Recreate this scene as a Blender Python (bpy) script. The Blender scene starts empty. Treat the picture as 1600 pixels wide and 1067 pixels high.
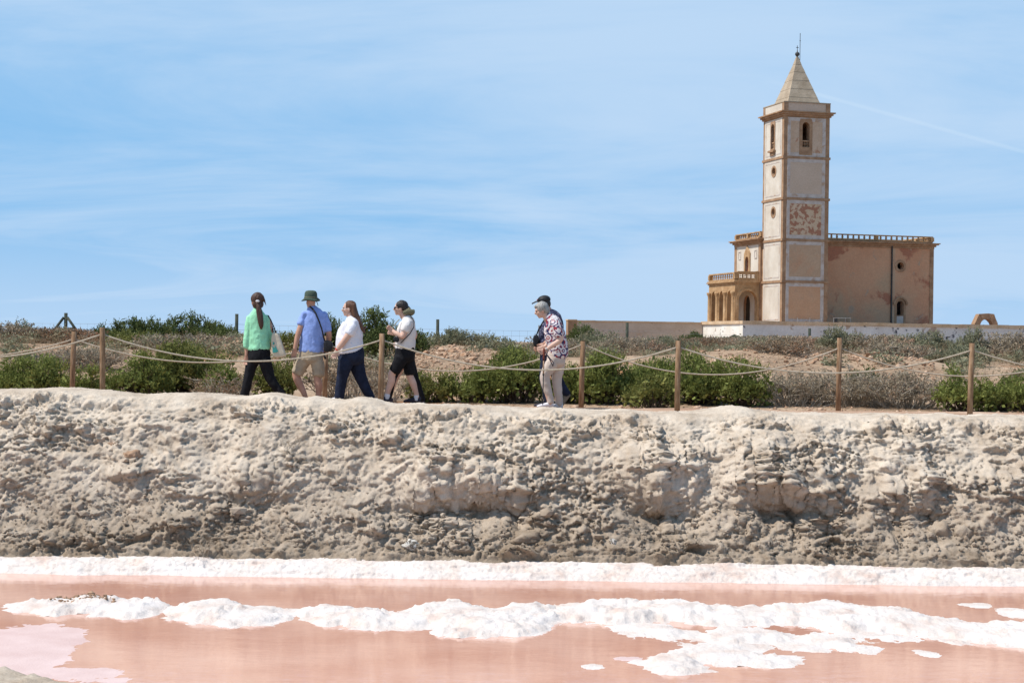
import bpy, bmesh, math, random
import numpy as np
from mathutils import Vector, Matrix, Euler

R = math.radians
SC = bpy.context.scene
COL = SC.collection
random.seed(7)
rng = np.random.default_rng(11)

# ------------------------------------------------------------------ camera
F = 2578.0                      # focal length in photo pixels (1600 wide)
ROLL = R(0.75)
CAMZ = 1.0
cam_d = bpy.data.cameras.new('camera')
cam_d.sensor_width = 36.0
cam_d.lens = F / 1600.0 * 36.0
cam_d.clip_start = 0.1
cam_d.clip_end = 20000
cam = bpy.data.objects.new('camera', cam_d)
COL.objects.link(cam)
cam.matrix_world = Matrix.Translation((0, 0, CAMZ)) @ (Euler((math.pi/2, 0, 0)).to_matrix() @ Matrix.Rotation(ROLL, 3, 'Z')).to_4x4()
SC.camera = cam

# ------------------------------------------------------------------ sky, sun, exposure
SUN_EL = R(58)
sun_h = Vector((-0.97, -0.235, 0)).normalized()         # from the left, level with the scene
to_sun = Vector((sun_h.x*math.cos(SUN_EL), sun_h.y*math.cos(SUN_EL), math.sin(SUN_EL)))
sun_d = bpy.data.lights.new('sun', 'SUN')
sun_d.energy = 4.6
sun_d.angle = R(0.53)
sun_d.color = (1.0, 0.955, 0.89)
sun = bpy.data.objects.new('sun', sun_d)
COL.objects.link(sun)
sun.rotation_euler = to_sun.to_track_quat('Z', 'Y').to_euler()

W = bpy.data.worlds.new('World')
SC.world = W
W.use_nodes = True
wn, wl = W.node_tree.nodes, W.node_tree.links
wn.clear()
w_out = wn.new('ShaderNodeOutputWorld')
w_bg = wn.new('ShaderNodeBackground')
w_bg.inputs['Strength'].default_value = 0.115
sky = wn.new('ShaderNodeTexSky')
sky.sky_type = 'NISHITA'
sky.sun_disc = False
sky.sun_elevation = SUN_EL
sky.sun_rotation = math.atan2(to_sun.x, to_sun.y)
sky.altitude = 0
sky.air_density = 1.0
sky.dust_density = 0.25
sky.ozone_density = 3.0
tc = wn.new('ShaderNodeTexCoord')
sep = wn.new('ShaderNodeSeparateXYZ')
wl.new(tc.outputs['Generated'], sep.inputs[0])

def wmath(op, a, b=None, c=None, clamp=False):
    n = wn.new('ShaderNodeMath'); n.operation = op; n.use_clamp = clamp
    for i, v in enumerate((a, b, c)):
        if v is None: continue
        if isinstance(v, (int, float)): n.inputs[i].default_value = v
        else: wl.new(v, n.inputs[i])
    return n.outputs[0]

# cirrus: noise on a flat sheet high above (streaks stretch towards the horizon by themselves)
zz = wmath('ADD', wmath('MAXIMUM', sep.outputs['Z'], 0.0), 0.10)
pxn = wmath('DIVIDE', sep.outputs['X'], zz)
pyn = wmath('DIVIDE', sep.outputs['Y'], zz)
cmb = wn.new('ShaderNodeCombineXYZ')
wl.new(pxn, cmb.inputs[0]); wl.new(pyn, cmb.inputs[1])
mp = wn.new('ShaderNodeMapping'); mp.inputs['Rotation'].default_value = (0, 0, R(-9)); mp.inputs['Scale'].default_value = (0.55, 0.75, 1)
mp.inputs['Location'].default_value = (3.1, 5.7, 0)
wl.new(cmb.outputs[0], mp.inputs[0])
def wnoise(scale, detail, rough, dist, vec):
    n = wn.new('ShaderNodeTexNoise'); n.inputs['Scale'].default_value = scale; n.inputs['Detail'].default_value = detail
    n.inputs['Roughness'].default_value = rough; n.inputs['Distortion'].default_value = dist
    wl.new(vec, n.inputs['Vector']); return n.outputs['Fac']
n1 = wnoise(0.70, 12, 0.60, 0.9, mp.outputs[0])
n2 = wnoise(0.28, 3, 0.5, 0.3, mp.outputs[0])
cl = wmath('ADD', wmath('MULTIPLY', n1, 0.70), wmath('MULTIPLY', n2, 0.55))
mr = wn.new('ShaderNodeMapRange'); mr.interpolation_type = 'SMOOTHSTEP'
mr.inputs['From Min'].default_value = 0.46; mr.inputs['From Max'].default_value = 0.74
mr.inputs['To Max'].default_value = 0.90
wl.new(cl, mr.inputs['Value'])
# condensation trail on a great circle
def pdir(x, y):
    dx, dy = x-800, 533.5-y
    a = dx*math.cos(ROLL)-dy*math.sin(ROLL); b = dx*math.sin(ROLL)+dy*math.cos(ROLL)
    return Vector((a, F, b)).normalized()
ca, cb = pdir(1185, 122), pdir(1620, 243)
cn_ = ca.cross(cb).normalized()
cmid = pdir(1430, 190)
def wdot(v):
    n = wn.new('ShaderNodeVectorMath'); n.operation = 'DOT_PRODUCT'
    wl.new(tc.outputs['Generated'], n.inputs[0]); n.inputs[1].default_value = v; return n.outputs['Value']
dn = wmath('ABSOLUTE', wdot(cn_))
mr2 = wn.new('ShaderNodeMapRange'); mr2.interpolation_type = 'SMOOTHSTEP'
mr2.inputs['From Min'].default_value = 0.0003; mr2.inputs['From Max'].default_value = 0.0017
mr2.inputs['To Min'].default_value = 0.25; mr2.inputs['To Max'].default_value = 0.0
wl.new(dn, mr2.inputs['Value'])
mr3 = wn.new('ShaderNodeMapRange'); mr3.interpolation_type = 'SMOOTHSTEP'
mr3.inputs['From Min'].default_value = math.cos(0.095); mr3.inputs['From Max'].default_value = math.cos(0.06)
wl.new(wdot(cmid), mr3.inputs['Value'])
trail = wmath('MULTIPLY', mr2.outputs[0], mr3.outputs[0])
trail = wmath('MULTIPLY', trail, wmath('ADD', wmath('MULTIPLY', n1, 1.6), 0.1))
cov = mr.outputs[0]
def wmix(fac, c1, c2):
    q = wn.new('ShaderNodeMixRGB')
    wl.new(fac, q.inputs[0]); wl.new(c1, q.inputs[1])
    if isinstance(c2, tuple): q.inputs[2].default_value = c2
    else: wl.new(c2, q.inputs[2])
    return q.outputs[0]
def wrange(v, a, b, c, d):
    q = wn.new('ShaderNodeMapRange'); q.interpolation_type = 'SMOOTHSTEP'; wl.new(v, q.inputs['Value'])
    for k, t in zip(('From Min', 'From Max', 'To Min', 'To Max'), (a, b, c, d)): q.inputs[k].default_value = t
    return q.outputs[0]
# clear maritime haze all round: thick low down, thinning overhead
hz = wrange(sep.outputs['Z'], 0.02, 0.75, 0.97, 0.35)
c_sky = wmix(hz, sky.outputs[0], (1.90, 4.02, 6.6, 1))
lowhz = wrange(sep.outputs['Z'], 0.0, 0.085, 0.75, 0.0)
c_sky = wmix(wmath('MAXIMUM', lowhz, cov), c_sky, (4.0, 5.35, 7.0, 1))
c_sky = wmix(trail, c_sky, (5.0, 6.2, 7.4, 1))
wl.new(c_sky, w_bg.inputs['Color'])
wl.new(w_bg.outputs[0], w_out.inputs[0])

SC.view_settings.view_transform = 'Standard'
SC.view_settings.look = 'None'
SC.view_settings.gamma = 1.0
SC.view_settings.exposure = 0.2
SC.view_settings.use_curve_mapping = False
SC.render.engine = 'CYCLES'
SC.cycles.max_bounces = 6

# ------------------------------------------------------------------ projection helpers
CR, SR = math.cos(ROLL), math.sin(ROLL)
def at(x, y, d):
    """photo pixel + distance along the view axis -> world point"""
    dx, dy = x-800, 533.5-y
    a = dx*CR-dy*SR; b = dx*SR+dy*CR
    return Vector((a/F*d, d, CAMZ+b/F*d))
def proj(p):
    a = p[0]/p[1]*F; b = (p[2]-CAMZ)/p[1]*F
    return (800+a*CR+b*SR, 533.5-(b*CR-a*SR))
def at_z(x, y, z):
    dx, dy = x-800, 533.5-y
    b = dx*SR+dy*CR
    d = (z-CAMZ)*F/b
    return at(x, y, d)

# ------------------------------------------------------------------ noise
_perm = np.random.default_rng(3).permutation(512).astype(np.int64)
_perm = np.concatenate([_perm, _perm])
_g = np.random.default_rng(4).normal(size=(512, 3)); _g /= np.linalg.norm(_g, axis=1)[:, None]
def _h(i, j, k):
    return _perm[(_perm[(_perm[i & 511]+j) & 511]+k) & 511]
def pnoise(p):
    p = np.asarray(p, float)
    i = np.floor(p).astype(np.int64); f = p-i
    u = f*f*f*(f*(f*6-15)+10)
    out = np.zeros(len(p))
    for dx in (0, 1):
        wx = u[:, 0] if dx else 1-u[:, 0]
        for dy in (0, 1):
            wy = u[:, 1] if dy else 1-u[:, 1]
            for dz in (0, 1):
                wz = u[:, 2] if dz else 1-u[:, 2]
                g = _g[_h(i[:, 0]+dx, i[:, 1]+dy, i[:, 2]+dz)]
                out += wx*wy*wz*((f[:, 0]-dx)*g[:, 0]+(f[:, 1]-dy)*g[:, 1]+(f[:, 2]-dz)*g[:, 2])
    return out*1.5
def fbm(p, o=4, rough=0.5, lac=2.03):
    p = np.asarray(p, float); a = 1.0; s = np.zeros(len(p)); n = 0
    for k in range(o):
        s += a*pnoise(p+k*17.3); n += a; a *= rough; p = p*lac
    return s/n
def worley(p):
    """distance to the nearest feature point (3-D) and a random value of that cell"""
    p = np.asarray(p, float); i = np.floor(p).astype(np.int64); f = p-i
    best = np.full(len(p), 9.0); val = np.zeros(len(p))
    for dx in (-1, 0, 1):
        for dy in (-1, 0, 1):
            for dz in (-1, 0, 1):
                h = _h(i[:, 0]+dx, i[:, 1]+dy, i[:, 2]+dz)
                o = _g[h]*0.42+0.5
                d = (dx+o[:, 0]-f[:, 0])**2+(dy+o[:, 1]-f[:, 1])**2+(dz+o[:, 2]-f[:, 2])**2
                m = d < best
                best = np.where(m, d, best); val = np.where(m, (h % 97)/97.0, val)
    return np.sqrt(best), val
def sstep(a, b, x):
    t = np.clip((x-a)/(b-a), 0, 1); return t*t*(3-2*t)

# ------------------------------------------------------------------ objects
def tag(o, label=None, cat=None, group=None, kind=None):
    if label: o['label'] = label
    if cat: o['category'] = cat
    if group: o['group'] = group
    if kind: o['kind'] = kind
    return o
def link(name, me, mat=None, parent=None):
    o = bpy.data.objects.new(name, me); COL.objects.link(o)
    if mat is not None and me is not None and not me.materials: me.materials.append(mat)
    if parent is not None: o.parent = parent
    return o
def empty(name, loc=(0, 0, 0), rz=0.0, parent=None):
    o = bpy.data.objects.new(name, None); o.empty_display_size = 0.2
    o.location = loc; o.rotation_euler = (0, 0, rz); COL.objects.link(o)
    if parent is not None: o.parent = parent
    return o
def mesh_np(name, v, f, smooth=False):
    me = bpy.data.meshes.new(name)
    v = np.asarray(v, np.float32); f = np.asarray(f, np.int32)
    n = f.shape[1]
    me.vertices.add(len(v)); me.vertices.foreach_set('co', v.ravel())
    me.loops.add(f.size); me.loops.foreach_set('vertex_index', f.ravel())
    me.polygons.add(len(f)); me.polygons.foreach_set('loop_start', np.arange(0, f.size, n, dtype=np.int32))
    me.update(calc_edges=True)
    if smooth: me.shade_smooth()
    else: me.shade_flat()
    return me
def grid_faces(nu, nv):
    i = np.arange(nu-1)[:, None]*nv+np.arange(nv-1)[None, :]
    i = i.ravel()
    return np.stack([i, i+nv, i+nv+1, i+1], 1)

class MB:
    """collects shapes for one mesh"""
    def __init__(s): s.v = []; s.f = []
    def add(s, v, f):
        n = len(s.v); s.v += [tuple(q) for q in v]; s.f += [tuple(k+n for k in q) for q in f]; return s
    def box(s, a, b):
        x0, y0, z0 = a; x1, y1, z1 = b
        v = [(x0, y0, z0), (x1, y0, z0), (x1, y1, z0), (x0, y1, z0), (x0, y0, z1), (x1, y0, z1), (x1, y1, z1), (x0, y1, z1)]
        return s.add(v, [(0, 3, 2, 1), (4, 5, 6, 7), (0, 1, 5, 4), (1, 2, 6, 5), (2, 3, 7, 6), (3, 0, 4, 7)])
    def tube(s, pts, rad, n=8, cap=True):
        pts = [Vector(p) for p in pts]
        if isinstance(rad, (int, float)): rad = [rad]*len(pts)
        base = len(s.v); vs = []
        for i, p in enumerate(pts):
            t = (pts[min(i+1, len(pts)-1)]-pts[max(i-1, 0)]).normalized()
            a = t.cross(Vector((0, 0, 1)))
            if a.length < 1e-3: a = t.cross(Vector((1, 0, 0)))
            a.normalize(); b = t.cross(a)
            for k in range(n):
                q = 2*math.pi*k/n; vs.append(p+(a*math.cos(q)+b*math.sin(q))*rad[i])
        fs = []
        for i in range(len(pts)-1):
            for k in range(n):
                fs.append((i*n+k, i*n+(k+1) % n, (i+1)*n+(k+1) % n, (i+1)*n+k))
        if cap:
            fs.append(tuple(range(n-1, -1, -1))); fs.append(tuple(range((len(pts)-1)*n, len(pts)*n)))
        return s.add(vs, fs)
    def ring(s, prof, n=16, c=(0, 0, 0)):
        """lathe: prof = [(r, z)...]"""
        vs = []; fs = []
        for r, z in prof:
            for k in range(n):
                q = 2*math.pi*k/n; vs.append((c[0]+r*math.cos(q), c[1]+r*math.sin(q), c[2]+z))
        for i in range(len(prof)-1):
            for k in range(n):
                fs.append((i*n+k, i*n+(k+1) % n, (i+1)*n+(k+1) % n, (i+1)*n+k))
        fs.append(tuple(range(n-1, -1, -1))); fs.append(tuple(range((len(prof)-1)*n, len(prof)*n)))
        return s.add(vs, fs)
    def prism(s, poly, axis, a, b):
        """poly: 2-D outline; axis 'x': (y,z) outline, 'y': (x,z) outline, 'z': (x,y)"""
        n = len(poly)
        def P(q, t):
            return (t, q[0], q[1]) if axis == 'x' else (q[0], t, q[1]) if axis == 'y' else (q[0], q[1], t)
        v = [P(q, a) for q in poly]+[P(q, b) for q in poly]
        f = [tuple(range(n)), tuple(range(2*n-1, n-1, -1))]+[(i, i+n, (i+1) % n+n, (i+1) % n) for i in range(n)]
        return s.add(v, f)
    def mesh(s, name, smooth=False, fix=True):
        me = bpy.data.meshes.new(name); me.from_pydata(s.v, [], s.f); me.update()
        if fix:
            bm = bmesh.new(); bm.from_mesh(me); bmesh.ops.recalc_face_normals(bm, faces=bm.faces); bm.to_mesh(me); bm.free()
        if smooth: me.polygons.foreach_set('use_smooth', np.ones(len(me.polygons), bool))
        return me
    def build(s, name, mat, parent=None, smooth=False):
        return link(name, s.mesh(name, smooth), mat, parent)

def evaluated(me, mods, mats=()):
    """apply modifiers through the depsgraph and return a fresh mesh"""
    o = bpy.data.objects.new('tmp', me); COL.objects.link(o)
    for kind, kw in mods:
        m = o.modifiers.new(kind, kind)
        for k, v in kw.items(): setattr(m, k, v)
    dg = bpy.context.evaluated_depsgraph_get(); dg.update()
    out = bpy.data.meshes.new_from_object(o.evaluated_get(dg))
    bpy.data.objects.remove(o); bpy.data.meshes.remove(me)
    return out
def cut(me, cutters):
    """boolean difference with a list of meshes"""
    tmp = []; mods = []
    for c in cutters:
        co = bpy.data.objects.new('cut', c); COL.objects.link(co); co.hide_render = True; tmp.append(co)
        mods.append(('BOOLEAN', dict(object=co, operation='DIFFERENCE', solver='EXACT')))
    out = evaluated(me, mods)
    for co in tmp: bpy.data.objects.remove(co)
    return out

# ------------------------------------------------------------------ materials
def lin(r, g, b):
    f = lambda c: (c/255/12.92) if c/255 <= 0.04045 else ((c/255+0.055)/1.055)**2.4
    return (f(r), f(g), f(b), 1)
def mat(name, stops, scale=3.0, detail=6, dist=0.0, rough=0.9, bump=0.0, bscale=None, bdetail=6, spec=0.2,
        vecscale=(1, 1, 1), fine=0.0, finescale=60, patch=None, streak=None, coord='Object', seed=0.0, translucent=0.0, nrough=0.55):
    """noise-driven colour ramp; optional second patch layer (colour, threshold, scale, softness)"""
    m = bpy.data.materials.new(name); m.use_nodes = True
    n, l = m.node_tree.nodes, m.node_tree.links
    n.clear()
    out = n.new('ShaderNodeOutputMaterial'); bs = n.new('ShaderNodeBsdfPrincipled')
    l.new(bs.outputs[0], out.inputs[0])
    bs.inputs['Roughness'].default_value = rough
    bs.inputs['Specular IOR Level'].default_value = spec
    tcn = n.new('ShaderNodeTexCoord'); mpn = n.new('ShaderNodeMapping')
    mpn.inputs['Scale'].default_value = vecscale; mpn.inputs['Location'].default_value = (seed, seed*1.7, seed*0.6)
    l.new(tcn.outputs[coord], mpn.inputs[0]); vec = mpn.outputs[0]
    def noise(s, d, ds=0.0, r=0.55):
        q = n.new('ShaderNodeTexNoise'); q.inputs['Scale'].default_value = s; q.inputs['Detail'].default_value = d
        q.inputs['Distortion'].default_value = ds; q.inputs['Roughness'].default_value = r
        l.new(vec, q.inputs['Vector']); return q.outputs['Fac']
    if len(stops) == 1: stops = [(0, stops[0][1]), (1, stops[0][1])]
    rp = n.new('ShaderNodeValToRGB'); e = rp.color_ramp.elements
    e[0].position, e[0].color = stops[0]; e[1].position, e[1].color = stops[-1]
    for p, c in stops[1:-1]:
        k = e.new(p); k.color = c
    l.new(noise(scale, detail, dist, nrough), rp.inputs[0]); colr = rp.outputs[0]
    def mixin(fac, col2, mode='MIX'):
        nonlocal colr
        q = n.new('ShaderNodeMixRGB'); q.blend_type = mode
        if isinstance(fac, float): q.inputs[0].default_value = fac
        else: l.new(fac, q.inputs[0])
        l.new(colr, q.inputs[1])
        if isinstance(col2, tuple): q.inputs[2].default_value = col2
        else: l.new(col2, q.inputs[2])
        colr = q.outputs[0]
    for pt in (patch or []):
        pc, th, ps, soft = pt[:4]
        q = n.new('ShaderNodeMapRange'); q.inputs['From Min'].default_value = th; q.inputs['From Max'].default_value = th+soft
        l.new(noise(ps, 8, 0.4, 0.62), q.inputs['Value']); mixin(q.outputs[0], pc)
    if fine > 0:
        q = n.new('ShaderNodeMapRange'); q.inputs['To Min'].default_value = 1-fine; q.inputs['To Max'].default_value = 1+fine
        q.inputs['From Min'].default_value = 0.3; q.inputs['From Max'].default_value = 0.7
        l.new(noise(finescale, 4), q.inputs['Value'])
        mixin(1.0, q.outputs[0], 'MULTIPLY')
    l.new(colr, bs.inputs['Base Color'])
    if bump > 0:
        b = n.new('ShaderNodeBump'); b.inputs['Strength'].default_value = 1.0; b.inputs['Distance'].default_value = bump
        l.new(noise(bscale or scale*4, bdetail, 0.2, 0.6), b.inputs['Height']); l.new(b.outputs[0], bs.inputs['Normal'])
    if translucent > 0:
        tr = n.new('ShaderNodeBsdfTranslucent'); mx = n.new('ShaderNodeMixShader'); mx.inputs[0].default_value = translucent
        l.new(colr, tr.inputs[0]); l.new(bs.outputs[0], mx.inputs[1]); l.new(tr.outputs[0], mx.inputs[2]); l.new(mx.outputs[0], out.inputs[0])
    return m
# ================================================================== SETTING
WATER = -1.80

# ------------------------------------------------------------------ materials of the setting
def sand_material():
    m = bpy.data.materials.new('bank_earth'); m.use_nodes = True
    n, l = m.node_tree.nodes, m.node_tree.links
    bs = n['Principled BSDF']; bs.inputs['Roughness'].default_value = 0.95; bs.inputs['Specular IOR Level'].default_value = 0.1
    geo = n.new('ShaderNodeNewGeometry'); sp = n.new('ShaderNodeSeparateXYZ'); l.new(geo.outputs['Position'], sp.inputs[0])
    def noise(s, d, r=0.6):
        q = n.new('ShaderNodeTexNoise'); q.inputs['Scale'].default_value = s; q.inputs['Detail'].default_value = d; q.inputs['Roughness'].default_value = r
        l.new(geo.outputs['Position'], q.inputs['Vector']); return q.outputs['Fac']
    def mth(op, a, b):
        q = n.new('ShaderNodeMath'); q.operation = op
        for i, v in enumerate((a, b)):
            if isinstance(v, float): q.inputs[i].default_value = v
            else: l.new(v, q.inputs[i])
        return q.outputs[0]
    # moist, darker soil creeps up from the brine, its upper edge wanders
    wet = n.new('ShaderNodeMapRange'); wet.inputs['From Min'].default_value = -0.30; wet.inputs['From Max'].default_value = -1.95; wet.interpolation_type = 'SMOOTHSTEP'
    l.new(mth('ADD', sp.outputs['Z'], mth('MULTIPLY', mth('SUBTRACT', noise(1.1, 6), 0.5), 1.9)), wet.inputs['Value'])
    dry = n.new('ShaderNodeValToRGB'); e = dry.color_ramp.elements
    e[0].position, e[0].color = 0.36, (0.405, 0.322, 0.243, 1); e[1].position, e[1].color = 0.60, (0.60, 0.508, 0.408, 1)
    l.new(mth('ADD', mth('MULTIPLY', noise(0.8, 4), 0.5), mth('MULTIPLY', noise(3.2, 8), 0.5)), dry.inputs[0])
    mx = n.new('ShaderNodeMixRGB'); l.new(wet.outputs[0], mx.inputs[0]); l.new(dry.outputs[0], mx.inputs[1])
    wc = n.new('ShaderNodeValToRGB'); e = wc.color_ramp.elements
    e[0].position, e[0].color = 0.32, (0.19, 0.138, 0.092, 1); e[1].position, e[1].color = 0.68, (0.36, 0.285, 0.215, 1)
    l.new(noise(5.0, 7), wc.inputs[0]); l.new(wc.outputs[0], mx.inputs[2])
    # rusty clay flecks
    rf = n.new('ShaderNodeMapRange'); rf.inputs['From Min'].default_value = 0.66; rf.inputs['From Max'].default_value = 0.74; rf.inputs['To Max'].default_value = 0.4
    l.new(noise(3.3, 5, 0.7), rf.inputs['Value'])
    m2 = n.new('ShaderNodeMixRGB'); l.new(rf.outputs[0], m2.inputs[0]); l.new(mx.outputs[0], m2.inputs[1]); m2.inputs[2].default_value = (0.42, 0.27, 0.17, 1)
    fg = n.new('ShaderNodeMapRange'); fg.inputs['From Min'].default_value = 0.3; fg.inputs['From Max'].default_value = 0.7; fg.inputs['To Min'].default_value = 0.86; fg.inputs['To Max'].default_value = 1.13
    l.new(noise(55, 4), fg.inputs['Value'])
    m3 = n.new('ShaderNodeMixRGB'); m3.blend_type = 'MULTIPLY'; m3.inputs[0].default_value = 1.0; l.new(m2.outputs[0], m3.inputs[1]); l.new(fg.outputs[0], m3.inputs[2])
    l.new(m3.outputs[0], bs.inputs['Base Color'])
    b = n.new('ShaderNodeBump'); b.inputs['Strength'].default_value = 1.0; b.inputs['Distance'].default_value = 0.014
    l.new(noise(46, 8, 0.72), b.inputs['Height']); l.new(b.outputs[0], bs.inputs['Normal'])
    return m
M_BANK = sand_material()
M_SALT = mat('salt_crust', [(0.30, (0.57, 0.43, 0.36, 1)), (0.45, (0.64, 0.555, 0.495, 1)), (0.68, (0.705, 0.64, 0.595, 1))], scale=2.6, detail=7, rough=0.55, bump=0.015, bscale=24, bdetail=10, spec=0.35,
             patch=[((0.78, 0.57, 0.43, 1), 0.63, 3.1, 0.2)], fine=0.05, finescale=40)
M_FILM = mat('salt_film', [(0.35, (0.56, 0.395, 0.36, 1)), (0.65, (0.65, 0.49, 0.455, 1))], scale=2.0, rough=0.5, bump=0.004, bscale=40, spec=0.25)
M_PATH = mat('path_earth', [(0.3, (0.30, 0.170, 0.105, 1)), (0.55, (0.42, 0.275, 0.185, 1)), (0.75, (0.52, 0.385, 0.28, 1))], scale=1.6, detail=8, rough=0.95, bump=0.02, bscale=14, fine=0.2, finescale=30)

def ground_material():
    m = mat('scrub_ground', [(0.28, (0.20, 0.135, 0.085, 1)), (0.5, (0.33, 0.225, 0.145, 1)), (0.72, (0.43, 0.315, 0.215, 1))], scale=0.5, detail=9, rough=0.95,
            bump=0.05, bscale=6, fine=0.25, finescale=9, patch=[((0.42, 0.20, 0.095, 1), 0.57, 0.24, 0.08), ((0.20, 0.175, 0.115, 1), 0.60, 0.11, 0.1)], coord='Object')
    return m
M_GROUND = ground_material()

def water_material():
    m = bpy.data.materials.new('pink_brine'); m.use_nodes = True
    n, l = m.node_tree.nodes, m.node_tree.links
    bs = n['Principled BSDF']
    bs.inputs['Roughness'].default_value = 0.02; bs.inputs['IOR'].default_value = 1.42; bs.inputs['Specular IOR Level'].default_value = 0.5
    geo = n.new('ShaderNodeNewGeometry')
    def noise(s, d, sc, r=0.5):
        mp_ = n.new('ShaderNodeMapping'); mp_.inputs['Scale'].default_value = sc; l.new(geo.outputs['Position'], mp_.inputs[0])
        q = n.new('ShaderNodeTexNoise'); q.inputs['Scale'].default_value = s; q.inputs['Detail'].default_value = d; q.inputs['Roughness'].default_value = r
        l.new(mp_.outputs[0], q.inputs['Vector']); return q.outputs['Fac']
    rp = n.new('ShaderNodeValToRGB'); e = rp.color_ramp.elements
    e[0].position, e[0].color = 0.32, (0.53, 0.268, 0.188, 1); e[1].position, e[1].color = 0.70, (0.66, 0.395, 0.302, 1)
    l.new(noise(0.6, 5, (1, 1, 1)), rp.inputs[0]); l.new(rp.outputs[0], bs.inputs['Base Color'])
    b1 = n.new('ShaderNodeBump'); b1.inputs['Distance'].default_value = 0.0022; b1.inputs['Strength'].default_value = 1.0
    l.new(noise(7, 3, (0.55, 1, 1)), b1.inputs['Height'])
    b2 = n.new('ShaderNodeBump'); b2.inputs['Distance'].default_value = 0.0008; b2.inputs['Strength'].default_value = 1.0
    l.new(noise(34, 2, (0.5, 1, 1)), b2.inputs['Height']); l.new(b1.outputs[0], b2.inputs['Normal']); l.new(b2.outputs[0], bs.inputs['Normal'])
    return m
M_WATER = water_material()

# ------------------------------------------------------------------ terrain
def terr(x, d):
    """height of the scrubland behind the path"""
    x = np.asarray(x, float); d = np.asarray(d, float)
    p = np.stack([x*0.16, d*0.16, np.zeros_like(x)], -1).reshape(-1, 3)
    n = fbm(p, 3).reshape(x.shape)
    t = x/np.maximum(d, 1)*F                                # left or right of the place, by bearing
    left = sstep(-150, -420, t)
    right = sstep(60, 420, t)
    mound = 0.56+0.16*left+0.30*n
    mound = mound+0.30*np.exp(-((t-390)/125)**2)+0.24*np.exp(-((t+85)/80)**2)+0.24*np.exp(-((t-600)/75)**2)+0.2*np.exp(-((t+432)/30)**2)
    z = mound*sstep(28.3, 37.5, d)
    z = z-(0.35*(1-left*0.55)*(1-right))*sstep(46, 75, d)
    z = z+right*0.42*sstep(55, 135, d)
    z = z-0.1*sstep(200, 400, d)*right
    return z-0.02-0.09*sstep(25, 27, d)*sstep(33, 29, d)
xs = np.concatenate([-np.geomspace(9000, 40, 24), np.linspace(-38, 60, 200), np.geomspace(62, 9000, 24)])
ds = np.concatenate([np.linspace(23.2, 60, 90), np.geomspace(61, 9000, 70)])
X, D = np.meshgrid(xs, ds, indexing='ij')
Z = terr(X, D)
near = (D < 70) & (D > 28)
pn = np.stack([X*1.9, D*1.9, np.zeros_like(X)], -1).reshape(-1, 3)
Z = Z+np.where(near, 0.10*fbm(pn, 4).reshape(X.shape)*sstep(28.4, 31, D), 0)
Z = np.where(D > 2500, Z-(D-2500)*0.0002, Z)
Z = np.where(D < 28.3, Z-0.06, Z)                           # the path sheet lies above
ground = link('ground', mesh_np('ground', np.stack([X, D, Z], -1).reshape(-1, 3), grid_faces(len(xs), len(ds)), True), M_GROUND)
tag(ground, 'dry scrubland ground of reddish earth behind the path', kind='structure')

# path between the two rope lines
xs = np.linspace(-30, 30, 300); ds = np.linspace(22.9, 28.6, 40)
X, D = np.meshgrid(xs, ds, indexing='ij')
pn = np.stack([X*1.3, D*1.3, np.zeros_like(X)], -1).reshape(-1, 3)
Z = -0.10*sstep(25.3, 27.3, D)+0.03*fbm(pn, 5).reshape(X.shape)-0.14*sstep(27.7, 28.6, D+0.5*fbm(pn*0.8+9, 2).reshape(X.shape))
o = link('path', mesh_np('path', np.stack([X, D, Z], -1).reshape(-1, 3), grid_faces(len(xs), len(ds)), True), M_PATH)
tag(o, 'reddish earth footpath between the two rope lines', kind='structure')

# ------------------------------------------------------------------ bank of pale spoil
def resample(poly, n):
    poly = np.array(poly, float)
    # smooth chain
    t = np.concatenate([[0], np.cumsum(np.linalg.norm(np.diff(poly, axis=0), axis=1))])
    return np.stack([np.interp(np.linspace(0, t[-1], n), t, poly[:, k]) for k in (0, 1)], 1)
def smooth1(a, k):
    for _ in range(k): a[1:-1] = 0.25*a[:-2]+0.5*a[1:-1]+0.25*a[2:]
    return a
NV = 256
prof_a = smooth1(resample([(24.6, -0.16), (23.9, 0.02), (22.8, 0.10), (22.25, 0.10), (21.85, -0.04), (21.4, -0.27), (21.05, -0.56), (20.75, -0.86), (20.5, -1.13), (20.28, -1.40), (20.05, -1.60), (19.9, -1.70), (19.4, -2.0)], NV), 6)
prof_b = smooth1(resample([(24.6, -0.16), (23.9, 0.02), (22.8, 0.10), (22.25, 0.10), (21.8, -0.02), (21.3, -0.24), (20.95, -0.46), (20.62, -0.66), (20.47, -0.88), (20.60, -1.08), (20.86, -1.24), (20.50, -1.38), (20.05, -1.60), (19.9, -1.70), (19.4, -2.0)], NV), 3)
xs = np.concatenate([np.linspace(-34, -9.5, 70), np.linspace(-9.4, 9.4, 1060), np.linspace(9.5, 34, 70)])
NX = len(xs)
pxl = 800+xs/21.0*F                                         # rough photo column of each slice
def bumpw(c, w, s): return np.exp(-(np.abs((pxl-c)/w))**s)
led = np.clip(bumpw(690, 75, 3)+0.75*bumpw(800, 45, 3)+bumpw(1040, 60, 3)+bumpw(1225, 80, 4)+0.7*bumpw(1420, 45, 3)+0.55*bumpw(400, 50, 3)+0.45*bumpw(205, 45, 3)
              +0.25*pnoise(np.stack([xs*1.7, xs*0, xs*0+4], 1)), 0, 1)
led = led*np.clip(0.75+0.9*fbm(np.stack([xs*3.1, xs*0, xs*0+14], 1), 4), 0.15, 1.15)
led = np.where(np.abs(xs) > 9, np.clip(0.6*pnoise(np.stack([xs*0.7, xs*0, xs*0+4], 1)), 0, 1), led)
Y = prof_a[None, :, 0]*(1-led[:, None])+prof_b[None, :, 0]*led[:, None]
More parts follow.
